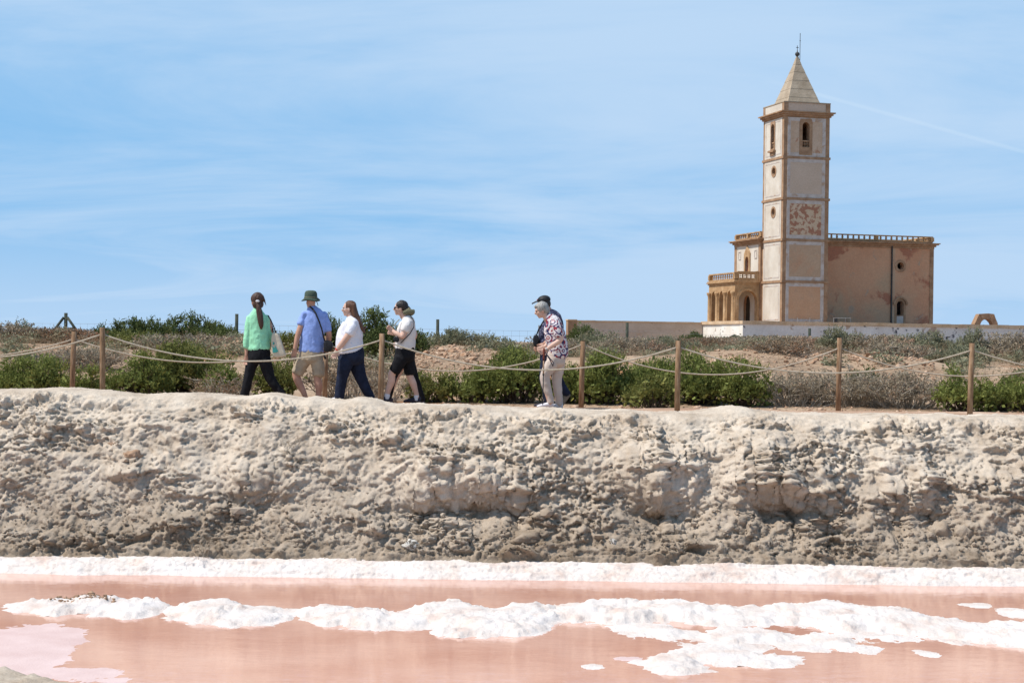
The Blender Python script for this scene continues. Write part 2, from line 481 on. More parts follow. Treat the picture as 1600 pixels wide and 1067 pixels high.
Z = prof_a[None, :, 1]*(1-led[:, None])+prof_b[None, :, 1]*led[:, None]
Z = Z+(0.34*pnoise(np.stack([xs*0.8, xs*0, xs*0+24], 1))+0.12*pnoise(np.stack([xs*3.0, xs*0, xs*0+34], 1)))[:, None]*np.exp(-((Z+0.95)/0.38)**2)*led[:, None]
X = np.repeat(xs[:, None], NV, 1)
v01 = np.linspace(0, 1, NV)[None, :]*np.ones((NX, 1))
# crest line rises towards the left, with soft heaps
crest = -0.025+0.16*sstep(2, -7, xs)+0.045*fbm(np.stack([xs*0.55, xs*0, xs*0+1], 1), 3)+0.03*fbm(np.stack([xs*2.3, xs*0, xs*0+6], 1), 3)
heap = np.zeros_like(xs)
for c, w, h in ((280, 55, 0.05), (400, 40, 0.06), (60, 60, 0.05), (1170, 40, 0.09), (560, 30, 0.03), (860, 30, 0.02), (1000, 60, -0.02), (470, 14, 0.04), (545, 18, 0.035)):
    heap += h*np.exp(-((pxl-c)/w)**2)
wtop = np.exp(-((Y-22.5)/0.55)**2)
Z = Z+(crest[:, None]+heap[:, None])*np.exp(-((np.maximum(0, 22.5-Y))/1.3)**2)*sstep(24.5, 23.6, Y)
P0 = np.stack([X, Y, Z], -1)
# normals of the smooth surface
du = np.gradient(P0, axis=0); dv = np.gradient(P0, axis=1)
N = np.cross(du, dv); N /= np.linalg.norm(N, axis=-1, keepdims=True)
N = np.where(N[..., 2:3]+(-N[..., 1:2]) < 0, -N, N)
pp = P0.reshape(-1, 3)
face = (sstep(22.3, 21.6, Y)*sstep(19.85, 20.15, Y)).ravel()    # the rough slope
toe = sstep(20.75, 20.2, Y).ravel()*sstep(19.8, 20.05, Y).ravel()
top = 1-sstep(22.5, 21.8, Y).ravel()
warp = np.stack([fbm(pp*2.1+3, 2), fbm(pp*2.1+13, 2), fbm(pp*2.1+23, 2)], 1)
big = fbm(pp*np.array([0.9, 1.2, 1.5]), 3)
mid = fbm(pp*3.2+warp*0.7, 4, 0.55)
rid = 1-np.abs(fbm(pp*np.array([2.2, 2.2, 3.4])+warp*1.1+31, 3))*2.2
w1, v1 = worley(pp*np.array([2.9, 3.4, 5.2])+warp*0.8)
w2, v2 = worley(pp*np.array([8.0, 8.5, 12.5])+warp*1.3+7)
w3, v3 = worley(pp*21.0+warp*2+17)
cellA = v1-0.5; cellB = v2-0.5
lump1 = np.clip(0.62-w1, 0, 1)*(v1 > 0.40)
lump2 = np.clip(0.60-w2, 0, 1)*(v2 > 0.30)
lump3 = np.clip(0.60-w3, 0, 1)*(v3 > 0.25)
rough = 0.22+0.78*sstep(-0.15, 0.2, fbm(pp*np.array([1.0,1.4,1.7])+55, 4))        # smooth and crumbly stretches
# slab scarps: a terrace whose lip wanders, casting a thin shadow below
sc_n = fbm(pp*np.array([0.9, 1.0, 1.0])+77+warp*0.15, 4, 0.55)
hgt = pp[:, 2]*3.1+sc_n*2.6
saw = hgt-np.floor(hgt)
scarp = np.where(saw > 0.86, (1-saw)/0.14, saw/0.86)
scm = sstep(0.02, 0.28, fbm(pp*np.array([1.1, 1, 1])+101, 2))
qz = np.array([1.0, 1.0, 1.55]); cr0 = np.abs(fbm(pp*4.5*qz+warp+19, 3, 0.6)); pd = pp+np.array([0, 0, 1.0])*(0.16*cr0)[:, None]; crumb = np.abs(fbm(pd*10*qz+warp*1.2+3, 5, 0.66)); w5, v5 = worley(pp*15*qz+warp+41); crumb2 = fbm(pp*34+9, 3, 0.6); crumbf = np.abs(fbm(pp*26*qz+warp*2+8, 4, 0.65))
disp = face*(0.20*big+0.06*mid+0.030*(v5-0.5)*(0.3+rough)+0.13*lump1*rough+0.09*cellA*rough+0.035*cellB*rough+0.03*lump2*rough+0.022*lump3*rough+0.11*scarp*scm+0.22*cr0*(0.35+rough)+0.14*crumb*(0.35+rough)+0.062*crumbf*(0.3+rough)+0.028*crumb2*(0.3+rough))
disp *= 0.50+0.50*sstep(-0.25, 0.45, N.reshape(-1, 3)[:, 2])
disp += toe*(0.05*lump2+0.045*lump3+0.02*crumbf)
disp += top*(0.030*fbm(pp*2.3+2, 4, 0.55)+0.012*fbm(pp*9+2, 3)+0.022*lump2*sstep(0.02, 0.3, fbm(pp*0.8+63, 2))+0.014*lump3*sstep(-0.1, 0.3, fbm(pp*1.0+61, 2))+0.030*crumbf)*sstep(24.5, 24.0, pp[:, 1])
disp += 0.010*fbm(pp*26, 3, 0.6)*(face+0.25*top)
disp *= sstep(19.75, 19.95, pp[:, 1])*(1-0.75*sstep(9.4, 10.5, np.abs(pp[:, 0])))
Dn = N.reshape(-1, 3)+(face*np.clip(N.reshape(-1, 3)[:, 2]*2.0, 0, 1))[:, None]*np.array([0, -0.75, -0.55]); Dn /= np.linalg.norm(Dn, axis=1, keepdims=True)
Pf = pp+Dn*disp[:, None]
o = link('bank', mesh_np('bank', Pf, grid_faces(NX, NV)[:, ::-1], True), M_BANK)
tag(o, 'long pale sandy earth bank with crumbling lumpy face above the pink water', kind='structure')
BANKP = Pf.reshape(NX, NV, 3)
def bank_hit(px, py):
    """point of the bank seen at a photo pixel"""
    q = BANKP
    a = q[..., 0]/q[..., 1]*F; b = (q[..., 2]-CAMZ)/q[..., 1]*F
    ix = 800+a*CR+b*SR; iy = 533.5-(b*CR-a*SR)
    e = (ix-px)**2+(iy-py)**2+q[..., 1]*4
    k = np.unravel_index(np.argmin(e), e.shape)
    return Vector(q[k])

# ------------------------------------------------------------------ pink water
xs = np.array([-400, -60, 60, 400.]); ds = np.array([2.0, 10, 19.8])
X, D = np.meshgrid(xs, ds, indexing='ij')
o = link('water', mesh_np('water', np.stack([X, D, np.full_like(X, WATER)], -1).reshape(-1, 3), grid_faces(4, 3)), M_WATER)
tag(o, 'still salmon pink brine of the salt pond', kind='structure')

# shore crust of salt along the foot of the bank
xs = np.concatenate([np.linspace(-34, -7.2, 100), np.linspace(-7.1, 7.1, 800), np.linspace(7.2, 34, 100)]); nv = 48
pf = smooth1(resample([(20.25, -1.76), (20.05, -1.665), (19.85, -1.672), (19.65, -1.70), (19.48, -1.76), (19.38, -1.81), (19.30, -1.87)], nv), 3)
X = np.repeat(xs[:, None], nv, 1); Y = np.repeat(pf[None, :, 0], len(xs), 0).copy(); Z = np.repeat(pf[None, :, 1], len(xs), 0).copy()
v = np.linspace(0, 1, nv)[None, :]
Y += (0.09*fbm(np.stack([xs*0.9, xs*0, xs*0+40], 1), 4))[:, None]*v
pp = np.stack([X, Y, Z], -1).reshape(-1, 3)
wa, va = worley(pp*np.array([7, 9, 9])); wb, vb = worley(pp*19+4)
hh = 0.03*np.clip(0.6-wa, 0, 1)*(va > 0.3)+0.018*np.clip(0.6-wb, 0, 1)+0.03*fbm(pp*np.array([2, 5, 4]), 4)+0.012*fbm(pp*22, 3)
lay = fbm(pp*np.array([0.8, 3, 6])+5, 3)
hh += 0.02*sstep(0.0, 0.08, lay)
env = np.sin(np.clip(np.repeat(v, len(xs), 0).ravel(), 0, 1)*math.pi)**0.5
pp[:, 2] += hh*env; pp[:, 1] -= hh*env*0.8
o = link('salt_shore', mesh_np('salt_shore', pp, grid_faces(len(xs), nv)[:, ::-1], True), M_SALT)
tag(o, 'long white salt crust edging the foot of the sandy bank', kind='structure')

# ------------------------------------------------------------------ salt floes
def floe(name, blobs, hmax, material, step=0.021, seed=0, edge=0.16, puff=1.0, flat=False):
    """blobs: (cx, cy, rx, ry, h) footprints on the water, in photo pixels"""
    W_ = []
    for cx, cy, rx, ry, h in blobs:
        c = at_z(cx, cy, WATER); l_ = at_z(cx-rx, cy, WATER); n_ = at_z(cx, cy+ry, WATER); f_ = at_z(cx, cy-ry, WATER)
        W_.append((c.x, (n_.y+f_.y)/2, (c.x-l_.x)*1.08, (f_.y-n_.y)/2*1.12, h))
    x0 = min(w[0]-w[2] for w in W_)-0.2; x1 = max(w[0]+w[2] for w in W_)+0.2
    y0 = min(w[1]-w[3] for w in W_)-0.2; y1 = max(w[1]+w[3] for w in W_)+0.2
    gx = np.arange(x0, x1, step); gy = np.arange(y0, y1, step*2.0)
    X, Y = np.meshgrid(gx, gy, indexing='ij')
    p = np.stack([X*1.0, Y*1.0, np.full_like(X, seed*3.7)], -1).reshape(-1, 3)
    wx = (edge*fbm(p*2.8, 6, 0.66)).reshape(X.shape)*0.9; wy = (edge*fbm(p*2.8+50, 6, 0.66)).reshape(X.shape)*1.3
    Fd = np.full(X.shape, -9.0); H = np.zeros(X.shape)
    for cx, cy, rx, ry, h in W_:
        f = 1-np.sqrt(((X+wx-cx)/rx)**2+((Y+wy-cy)/ry)**2)
        f = f*min(rx, ry)/0.35
        H = np.maximum(H, 0.44*h*sstep(0, 0.9, f)**0.7); Fd = np.maximum(Fd, f)
    p3 = np.stack([X, Y, H*1.0+seed], -1).reshape(-1, 3)
    if not flat:
        wa, va = worley(p3*np.array([5.0, 4.0, 4.0])); wb, vb = worley(p3*np.array([13., 9., 9.])+3)
        t = (0.042*np.clip(0.62-wa, 0, 1)*(va > 0.25)+0.024*np.clip(0.6-wb, 0, 1)+0.035*fbm(p3*np.array([1.6, 1.6, 1.0])+9, 3)+0.014*fbm(p3*14, 4, 0.6)).reshape(X.shape)*puff
        Hs = H+t*sstep(0, 0.35, Fd)*np.clip(H/0.06, 0, 1)
        # crust steps
        st = 0.05; q = Hs/st; fr = q-np.floor(q); Hs = 0.55*Hs+0.45*st*(np.floor(q)+sstep(0.25, 0.75, fr))
    else:
        Hs = H+0.002*fbm(p3*8, 3).reshape(X.shape)
    Zm = WATER+np.where(Fd > 0, Hs, np.maximum(Fd, -0.6)*0.08)
    keep = (Fd > -0.25)
    fc = grid_faces(len(gx), len(gy))
    k = keep.ravel(); fc = fc[k[fc].all(1)]
    used = np.unique(fc); remap = -np.ones(k.size, int); remap[used] = np.arange(len(used))
    v = np.stack([X, Y, Zm], -1).reshape(-1, 3)[used]
    c = v.mean(0); c[2] = WATER
    o = link(name, mesh_np(name, v-c, remap[fc], True), material); o.location = c
    return o
FLOES = [
 ([(110, 950, 95, 11, .15), (205, 952, 62, 13, .14), (50, 946, 40, 7, .05), (150, 948, 60, 10, .19)], 'low white salt mound at the far left with brown grit along its top'),
 ([(325, 958, 68, 15, .20), (385, 965, 66, 14, .11), (425, 955, 40, 8, .07)], 'rounded white salt mound second from the left in the water'),
 ([(515, 958, 52, 11, .13), (560, 968, 62, 14, .15), (640, 970, 55, 14, .13), (610, 974, 80, 9, .08), (470, 956, 30, 6, .05)], 'broad lumpy salt mound third from the left, left of centre'),
 ([(700, 962, 75, 16, .19), (765, 975, 100, 19, .16), (820, 966, 60, 20, .18), (745, 985, 70, 11, .10)], 'largest thick salt mound in the centre of the pond'),
 ([(890, 962, 60, 12, .15), (965, 958, 85, 15, .18), (1060, 958, 80, 15, .17), (1130, 962, 60, 16, .14), (1180, 962, 50, 15, .13)], 'long white salt ridge right of the central mound'),
 ([(1240, 962, 60, 16, .16), (1310, 966, 80, 20, .18), (1380, 970, 80, 20, .16), (1450, 980, 80, 16, .13), (1530, 990, 90, 16, .12), (1620, 995, 100, 20, .14), (1720, 990, 90, 20, .14)], 'wide salt ridge running out of the right edge of the picture'),
 ([(1030, 988, 55, 10, .07), (1075, 995, 40, 7, .05), (990, 980, 40, 7, .05)], 'thin flat salt tongue below the long ridge, near centre right'),
 ([(1165, 992, 65, 11, .10), (1140, 1000, 60, 9, .08), (1215, 998, 45, 9, .08)], 'middling salt mound between the ridge and the front mound at right'),
 ([(1300, 1004, 50, 12, .10), (1255, 1010, 50, 7, .05), (1340, 1013, 32, 6, .05)], 'small domed salt mound right of the front mound'),
 ([(1380, 996, 60, 6, .05), (1310, 990, 40, 5, .05)], 'thin pale strip of salt lying in front of the right ridge'),
 ([(1052, 1038, 56, 15, .12), (1120, 1026, 85, 13, .11), (1195, 1032, 68, 9, .07), (1135, 1012, 75, 8, .06)], 'nearest salt mound in the pond, low at right of centre'),
 ([(926, 1040, 22, 5, .03)], 'small lone salt floe left of the nearest salt mound'),
 ([(1446, 1020, 20, 5, .035)], 'small lone salt floe in open water at lower right'),
 ([(1522, 945, 26, 3.5, .02)], 'thin salt sliver behind the right ridge'),
 ([(1590, 958, 32, 8, .08)], 'little salt hump behind the ridge at the right edge'),
]
for i, (bl, lab) in enumerate(FLOES):
    o = floe('salt_mound', bl, 0.2, M_SALT, seed=i+1, edge=0.36 if len(bl) > 1 else 0.16)
    tag(o, lab, 'salt mound', 'salt mounds in the pond')
    if i == 0: FIRST_MOUND = o
o = floe('salt_film', [(20, 1010, 95, 34, .008), (-60, 1030, 160, 40, .008), (90, 1052, 110, 10, .008), (160, 1064, 50, 5, .006)], .01, M_FILM, step=0.02, seed=31, edge=0.22, flat=True)
tag(o, 'smooth pale pink salt film on the water in the lower left corner', 'salt film')
o = floe('salt_film', [(985, 1029, 26, 4, .006)], .01, M_FILM, step=0.02, seed=35, edge=0.07, flat=True)
tag(o, 'faint pink salt film patch beside the nearest salt mound', 'salt film')

# near bank under the photographer, its edge shows in the lower left corner
def near_z(X, Y):
    p = np.stack([X, Y, np.zeros_like(X)], -1).reshape(-1, 3)
    e = at_z(95, 1046, WATER)
    edge_ = 13.05+0.95*sstep(-2.9, -4.6, X)+0.10*fbm(p*1.6, 4).reshape(X.shape)
    t = edge_-Y
    z = WATER-0.12+0.17*sstep(-0.25, 0.30, t)+0.62*sstep(0.5, 7, t)
    wv, vv = worley(p*np.array([9, 7, 1.])); wv2, vv2 = worley(p*np.array([24, 18, 1.])+2)
    return z+sstep(-0.1, 0.3, t)*(0.03*fbm(p*4, 4).reshape(X.shape)+0.05*(np.clip(0.6-wv, 0, 1)*(vv > 0.5)).reshape(X.shape)+0.02*np.clip(0.6-wv2, 0, 1).reshape(X.shape))
xs = np.concatenate([np.linspace(-40, -6.1, 60), np.linspace(-6, -2, 150), np.linspace(-1.9, 40, 60)]); ds = np.concatenate([np.linspace(-8, 12, 40), np.linspace(12.1, 14.8, 60)])
X, D = np.meshgrid(xs, ds, indexing='ij')
M_NEAR = mat('near_sand', [(0.3, (0.30, 0.23, 0.165, 1)), (0.7, (0.47, 0.40, 0.32, 1))], scale=3, rough=0.95, bump=0.012, bscale=30, fine=0.15, finescale=45)
o = link('near_bank', mesh_np('near_bank', np.stack([X, D, near_z(X, D)], -1).reshape(-1, 3), grid_faces(len(xs), len(ds)), True), M_NEAR)
tag(o, 'sandy near bank in the lower left corner', kind='structure')
# ================================================================== CHURCH
TH = R(15.35); CT, ST = math.cos(TH), math.sin(TH)
CX0, CD0 = 25.296, 155.0
TW = 4.69                                                   # tower side
def ratio(px, py):
    dx, dy = px-800, 533.5-py
    return (dx*CR-dy*SR)/F
def u_at(px, py, v):
    r = ratio(px, py); return (r*(CD0+v*CT)-CX0+v*ST)/(CT-r*ST)
def v_at(px, py, u):
    r = ratio(px, py); return (CX0+u*CT-r*(CD0+u*ST))/(ST+r*CT)
def cworld(u, v): return CX0+u*CT-v*ST, CD0+u*ST+v*CT
def z_at(u, v, py):
    x, d = cworld(u, v); a = x/d*F; b = (533.5-py+a*SR)/CR
    return CAMZ+b/F*d
ZB = 2.75                                                   # terrace level
church = empty('church', (CX0, CD0, ZB), TH)
tag(church, 'weathered church with tall square bell tower and pyramid spire', 'church')
def zl(u, v, py): return z_at(u, v, py)-ZB

OCH = (0.46, 0.295, 0.165, 1); OCH2 = (0.56, 0.39, 0.235, 1)
M_STONE = mat('ochre_stone', [(0.3, (0.27, 0.158, 0.092, 1)), (0.55, (0.365, 0.228, 0.137, 1)), (0.75, (0.46, 0.315, 0.205, 1))], scale=1.6, detail=8, rough=0.9, bump=0.03, bscale=7, fine=0.14, finescale=14)
M_STONEP = mat('porch_stone', [(0.3, (0.33, 0.195, 0.098, 1)), (0.55, (0.44, 0.28, 0.148, 1)), (0.75, (0.54, 0.375, 0.22, 1))], scale=1.8, detail=8, rough=0.9, bump=0.05, bscale=6, fine=0.18, finescale=12)
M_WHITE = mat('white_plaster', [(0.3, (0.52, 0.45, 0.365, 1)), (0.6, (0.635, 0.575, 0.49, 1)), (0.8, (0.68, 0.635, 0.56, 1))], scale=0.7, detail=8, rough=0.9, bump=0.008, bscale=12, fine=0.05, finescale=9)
M_LIME = mat('lime_border', [(0.3, (0.42, 0.355, 0.305, 1)), (0.6, (0.55, 0.495, 0.45, 1))], scale=1.8, detail=8, rough=0.9, patch=[((0.42, 0.29, 0.205, 1), 0.535, 1.3, 0.12)])
def plaster(name, a, b, patches, seed, scale=0.6):
    return mat(name, [(0.3, a), (0.7, b)], scale=scale, detail=9, rough=0.92, bump=0.012, bscale=8, patch=patches, fine=0.08, finescale=7, seed=seed)
BR = (0.40, 0.19, 0.115, 1); TAN = (0.47, 0.335, 0.225, 1)
M_PAN = [plaster('panel_plaster_belfry', (0.48, 0.33, 0.22, 1), (0.56, 0.43, 0.32, 1), [((0.40, 0.21, 0.13, 1), 0.58, 1.1, 0.08)], 3.0),
         plaster('panel_plaster_pale', (0.50, 0.385, 0.29, 1), (0.57, 0.45, 0.35, 1), [((0.47, 0.33, 0.24, 1), 0.60, 0.6, 0.15)], 9.0),
         plaster('panel_plaster_flaked', (0.54, 0.41, 0.27, 1), (0.58, 0.44, 0.31, 1), [((0.36, 0.175, 0.11, 1), 0.475, 1.9, 0.06)], 1.2),
         plaster('panel_plaster_tan', (0.44, 0.30, 0.195, 1), (0.50, 0.355, 0.24, 1), [((0.50, 0.29, 0.175, 1), 0.50, 0.45, 0.2), ((0.36, 0.255, 0.18, 1), 0.60, 0.9, 0.15)], 5.0),
         plaster('panel_plaster_orange', (0.50, 0.29, 0.17, 1), (0.545, 0.345, 0.215, 1), [((0.42, 0.28, 0.19, 1), 0.54, 0.6, 0.2)], 7.0)]
M_NAVE = plaster('nave_plaster', (0.52, 0.275, 0.16, 1), (0.56, 0.335, 0.205, 1), [((0.46, 0.315, 0.20, 1), 0.52, 0.15, 0.12), ((0.37, 0.165, 0.10, 1), 0.54, 0.30, 0.05), ((0.42, 0.30, 0.21, 1), 0.62, 0.8, 0.03)], 13.4, 0.35)
M_SPIRE = mat('spire_stone', [(0.3, (0.29, 0.225, 0.158, 1)), (0.7, (0.42, 0.34, 0.25, 1))], scale=1.3, detail=8, rough=0.9, bump=0.02, bscale=8, fine=0.12, finescale=10)
M_IRON = mat('dark_iron', [(0.4, (0.03, 0.03, 0.032, 1)), (0.6, (0.06, 0.055, 0.05, 1))], rough=0.6, scale=8, spec=0.4)
M_DARKWOOD = mat('old_dark_wood', [(0.4, (0.030, 0.022, 0.017, 1)), (0.6, (0.06, 0.045, 0.033, 1))], rough=0.8, scale=3, vecscale=(6, 6, 1))

def arch2d(cx, z0, z1, hw, n=8, pointed=False):
    """outline of an arched opening; z1 is the crown"""
    pts = [(cx-hw, z0), (cx+hw, z0)]
    rise = hw*(1.5 if pointed else 1.0); zs = z1-rise
    for k in range(n+1):
        t = k/n*math.pi
        x = math.cos(t); z = math.sin(t)
        if pointed: z = 1-(1-math.sqrt(max(0, 1-abs(x)**1.4)))
        pts.append((cx+hw*x, zs+rise*z))
    return pts
def circ2d(cx, cz, r, n=20): return [(cx+r*math.cos(2*math.pi*k/n), cz+r*math.sin(2*math.pi*k/n)) for k in range(n)]
def ring_prism(name, outer, inner, axis, a, b, mt, parent):
    """flat frame between two outlines with the same number of points"""
    mb = MB(); n = len(outer)
    def P(q, t): return (t, q[0], q[1]) if axis == 'x' else (q[0], t, q[1])
    v = [P(q, a) for q in outer]+[P(q, a) for q in inner]+[P(q, b) for q in outer]+[P(q, b) for q in inner]
    f = []
    for i in range(n):
        j = (i+1) % n
        f += [(i, j, n+j, n+i), (2*n+i, 3*n+i, 3*n+j, 2*n+j), (i, 2*n+i, 2*n+j, j), (n+i, n+j, 3*n+j, 3*n+i)]
    mb.add(v, f); return mb.build(name, mt, parent)
def rect2d(x0, x1, z0, z1): return [(x0, z0), (x1, z0), (x1, z1), (x0, z1)]

# ---- tower: five storeys
ys = [180.8, 245.3, 309.8, 374.3, 439.5, 508.0]
zs = [zl(0, 0, y) for y in ys]
zs[-1] = 0.0
T = TW; WALLT = 0.6
shaft = MB().box((0, 0, -0.4), (T, T, zs[0]+0.05)).mesh('tower')
hollow = MB().box((WALLT, WALLT, 0.2), (T-WALLT, T-WALLT, zs[0]-0.5)).mesh('h')
bz0, bz1 = zl(0, 0, 228.6), zl(0, 0, 189.5)
winR = MB().prism(arch2d(T*0.475, bz0, bz1, 0.36), 'y', -1, 1.2).mesh('c')
winL = MB().prism(arch2d(T*0.51, bz0, bz1, 0.36), 'x', -1, 1.2).mesh('c')
ocuL = [zl(0, 0, 265.0), zl(0, 0, 329.5)]
cuts = [hollow, winR, winL]+[MB().prism(circ2d(T*0.45, z, 0.38), 'x', -1, 1.2).mesh('c') for z in ocuL]
shaft = cut(shaft, cuts)
tower = link('tower', shaft, M_STONE, church)
tag(tower, 'tall square tower with ochre corner stones and framed plaster panels')
PN = ['belfry_panel', 'panel', 'panel', 'panel', 'panel']
for i in range(5):
    z1, z0 = zs[i]-0.12, zs[i+1]+0.12
    if i == 4: z0 += 0.25
    # camera-side face (v = 0): lime border with inset plaster panel
    bx0, bx1 = 0.37, T-0.42
    pan = MB().box((bx0+0.30, -0.018, z0+0.34), (bx1-0.34, 0.05, z1-0.34)).mesh('panel')
    fr_o = rect2d(bx0, bx1, z0, z1); fr_i = rect2d(bx0+0.30, bx1-0.34, z0+0.34, z1-0.34)
    if i == 0:
        pan = cut(pan, [MB().prism(arch2d(T*0.475, bz0-0.0, bz1, 0.36), 'y', -1, 1.2).mesh('c')])
    link('plaster_panel', pan, M_PAN[i], tower)
    ring_prism('panel_border', fr_o, fr_i, 'y', -0.035, 0.05, M_LIME, tower)
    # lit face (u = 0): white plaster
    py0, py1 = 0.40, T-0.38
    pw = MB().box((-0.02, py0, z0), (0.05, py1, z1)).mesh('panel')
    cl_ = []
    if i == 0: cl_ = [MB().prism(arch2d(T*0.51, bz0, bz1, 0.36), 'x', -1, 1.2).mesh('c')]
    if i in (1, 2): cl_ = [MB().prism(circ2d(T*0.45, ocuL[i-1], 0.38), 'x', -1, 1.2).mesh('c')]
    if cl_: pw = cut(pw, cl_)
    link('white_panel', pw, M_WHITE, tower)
    ring_prism('panel_border', rect2d(py0+0.22, py1-0.22, z0+0.22, z1-0.22), rect2d(py0+0.32, py1-0.32, z0+0.32, z1-0.32), 'x', -0.036, 0.03, M_LIME, tower)
    # far faces
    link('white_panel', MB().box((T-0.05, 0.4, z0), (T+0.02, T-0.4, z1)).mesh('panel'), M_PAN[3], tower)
    if i < 4:
        MB().box((-0.09, -0.09, zs[i+1]-0.11), (T+0.09, T+0.09, zs[i+1]+0.11)).build('string_course', M_STONE, tower)
# belfry surrounds
for axis, c in (('y', T*0.475), ('x', T*0.51)):
    ow = arch2d(c, bz0-0.15, bz1+0.28, 0.64, 8); iw = arch2d(c, bz0-0.0, bz1, 0.36, 8)
    ow = rect_arch = [(c-0.66, bz0-0.75), (c+0.66, bz0-0.75)]+[(c+0.66*max(-1, min(1, 1.25*math.cos(k/8*math.pi))), bz1+0.30 if 1 < k < 7 else bz1-0.02) for k in range(9)]
    if axis == 'y':
        ring_prism('window_surround', ow, iw, 'y', -0.055, 0.02, M_STONE, tower)
    else:
        ow = [(c-0.50, bz0-0.2), (c+0.50, bz0-0.2)]+[(c+0.50*max(-1, min(1, 1.25*math.cos(k/8*math.pi))), bz1+0.24 if 1 < k < 7 else bz1-0.02) for k in range(9)]
        ring_prism('window_surround', ow, iw, 'x', -0.09, 0.02, M_STONE, tower)
        MB().box((-0.30, c-0.66, bz0-0.34), (0.02, c+0.66, bz0-0.16)).build('window_sill', M_STONE, tower)
        MB().box((-0.16, c-0.42, bz0-0.62), (0.02, c+0.42, bz0-0.345)).build('sill_bracket', M_STONE, tower)
    # little balustrade in the opening
    for k in range(4):
        q = c-0.27+0.18*k
        pos = (q, 0.12, bz0+0.02) if axis == 'y' else (0.12, q, bz0+0.02)
        MB().ring([(0.05, 0), (0.03, 0.12), (0.055, 0.28), (0.035, 0.44), (0.05, 0.5)], 8, pos).build('baluster', M_STONE, tower)
    a_, b_ = ((c-0.36, 0.03, bz0+0.52), (c+0.36, 0.22, bz0+0.64)) if axis == 'y' else ((0.03, c-0.36, bz0+0.52), (0.22, c+0.36, bz0+0.64))
    MB().box(a_, b_).build('rail', M_STONE, tower)
for z in ocuL:
    ring_prism('oculus_surround', circ2d(T*0.45, z, 0.56), circ2d(T*0.45, z, 0.38), 'x', -0.06, 0.03, M_STONE, tower)
# cornice and parapet
zc0, zc1, zp1 = zs[0], zl(0, 0, 173.2), zl(0, 0, 158.0)
corn = MB()
for k, (e, a, b) in enumerate(((0.12, 0.0, 0.16), (0.26, 0.16, 0.34), (0.42, 0.34, zc1-zc0))):
    corn.box((-e, -e, zc0+a+0.002*k), (T+e, T+e, zc0+b))
corn.build('cornice', M_STONE, tower)
MB().box((0.02, 0.02, zc1), (T-0.02, T-0.02, zp1-0.1)).build('parapet', M_WHITE if False else M_PAN[1], tower)
MB().box((-0.06, -0.06, zp1-0.1), (T+0.06, T+0.06, zp1)).build('parapet_cap', M_SPIRE, tower)
for (a, b) in ((0, 0), (T-0.36, 0), (0, T-0.36), (T-0.36, T-0.36)):
    MB().box((a-0.04, b-0.04, zc1+0.002), (a+0.40, b+0.40, zp1-0.102)).build('parapet_pier', M_STONE, tower)
MB().box((-0.028, 0.45, zc1+0.05), (0.02, T-0.45, zp1-0.15)).build('white_panel', M_WHITE, tower)
# spire: stacked stone courses, each a frustum with a lip
sp_h = zl(T/2, T/2, 88.0)-zp1
sp = empty('spire', (0, 0, 0), 0, church)
nc = 6; hb = 1.66
lv = [0, .12, .30, .48, .66, .82, 1.0]
for k in range(nc):
    za, zb_ = zp1+sp_h*lv[k], zp1+sp_h*lv[k+1]
    ra, rb = hb*(1-lv[k])+0.022, max(0.06, hb*(1-lv[k+1])+0.005)
    c = T/2
    mb = MB()
    mb.add([(c-ra, c-ra, za), (c+ra, c-ra, za), (c+ra, c+ra, za), (c-ra, c+ra, za), (c-rb, c-rb, zb_), (c+rb, c-rb, zb_), (c+rb, c+rb, zb_), (c-rb, c+rb, zb_)],
           [(0, 3, 2, 1), (4, 5, 6, 7), (0, 1, 5, 4), (1, 2, 6, 5), (2, 3, 7, 6), (3, 0, 4, 7)])
    mb.build('spire_course', M_SPIRE, sp)
zt = zp1+sp_h
MB().ring([(0.10, -0.25), (0.08, -0.05), (0.18, 0.05), (0.22, 0.18), (0.17, 0.32), (0.05, 0.40), (0.03, 0.62)], 12, (T/2, T/2, zt)).build('finial', M_IRON, sp, True)
MB().box((T/2-0.02, T/2-0.02, zt+0.6), (T/2+0.02, T/2+0.02, zt+1.0)).box((T/2-0.13, T/2-0.021, zt+0.78), (T/2+0.13, T/2+0.021, zt+0.83)).build('cross', M_IRON, sp)
rod_u = u_at(1250, 80, T/2+0.1)
MB().tube([(rod_u, T/2+0.1, zt-0.5), (rod_u, T/2+0.1, zl(rod_u, T/2, 52))], 0.028, 6).ring([(0.02, -0.06), (0.07, 0), (0.02, 0.06)], 8, (rod_u, T/2+0.1, zl(rod_u, T/2, 64))).build('lightning_rod', M_IRON, sp)

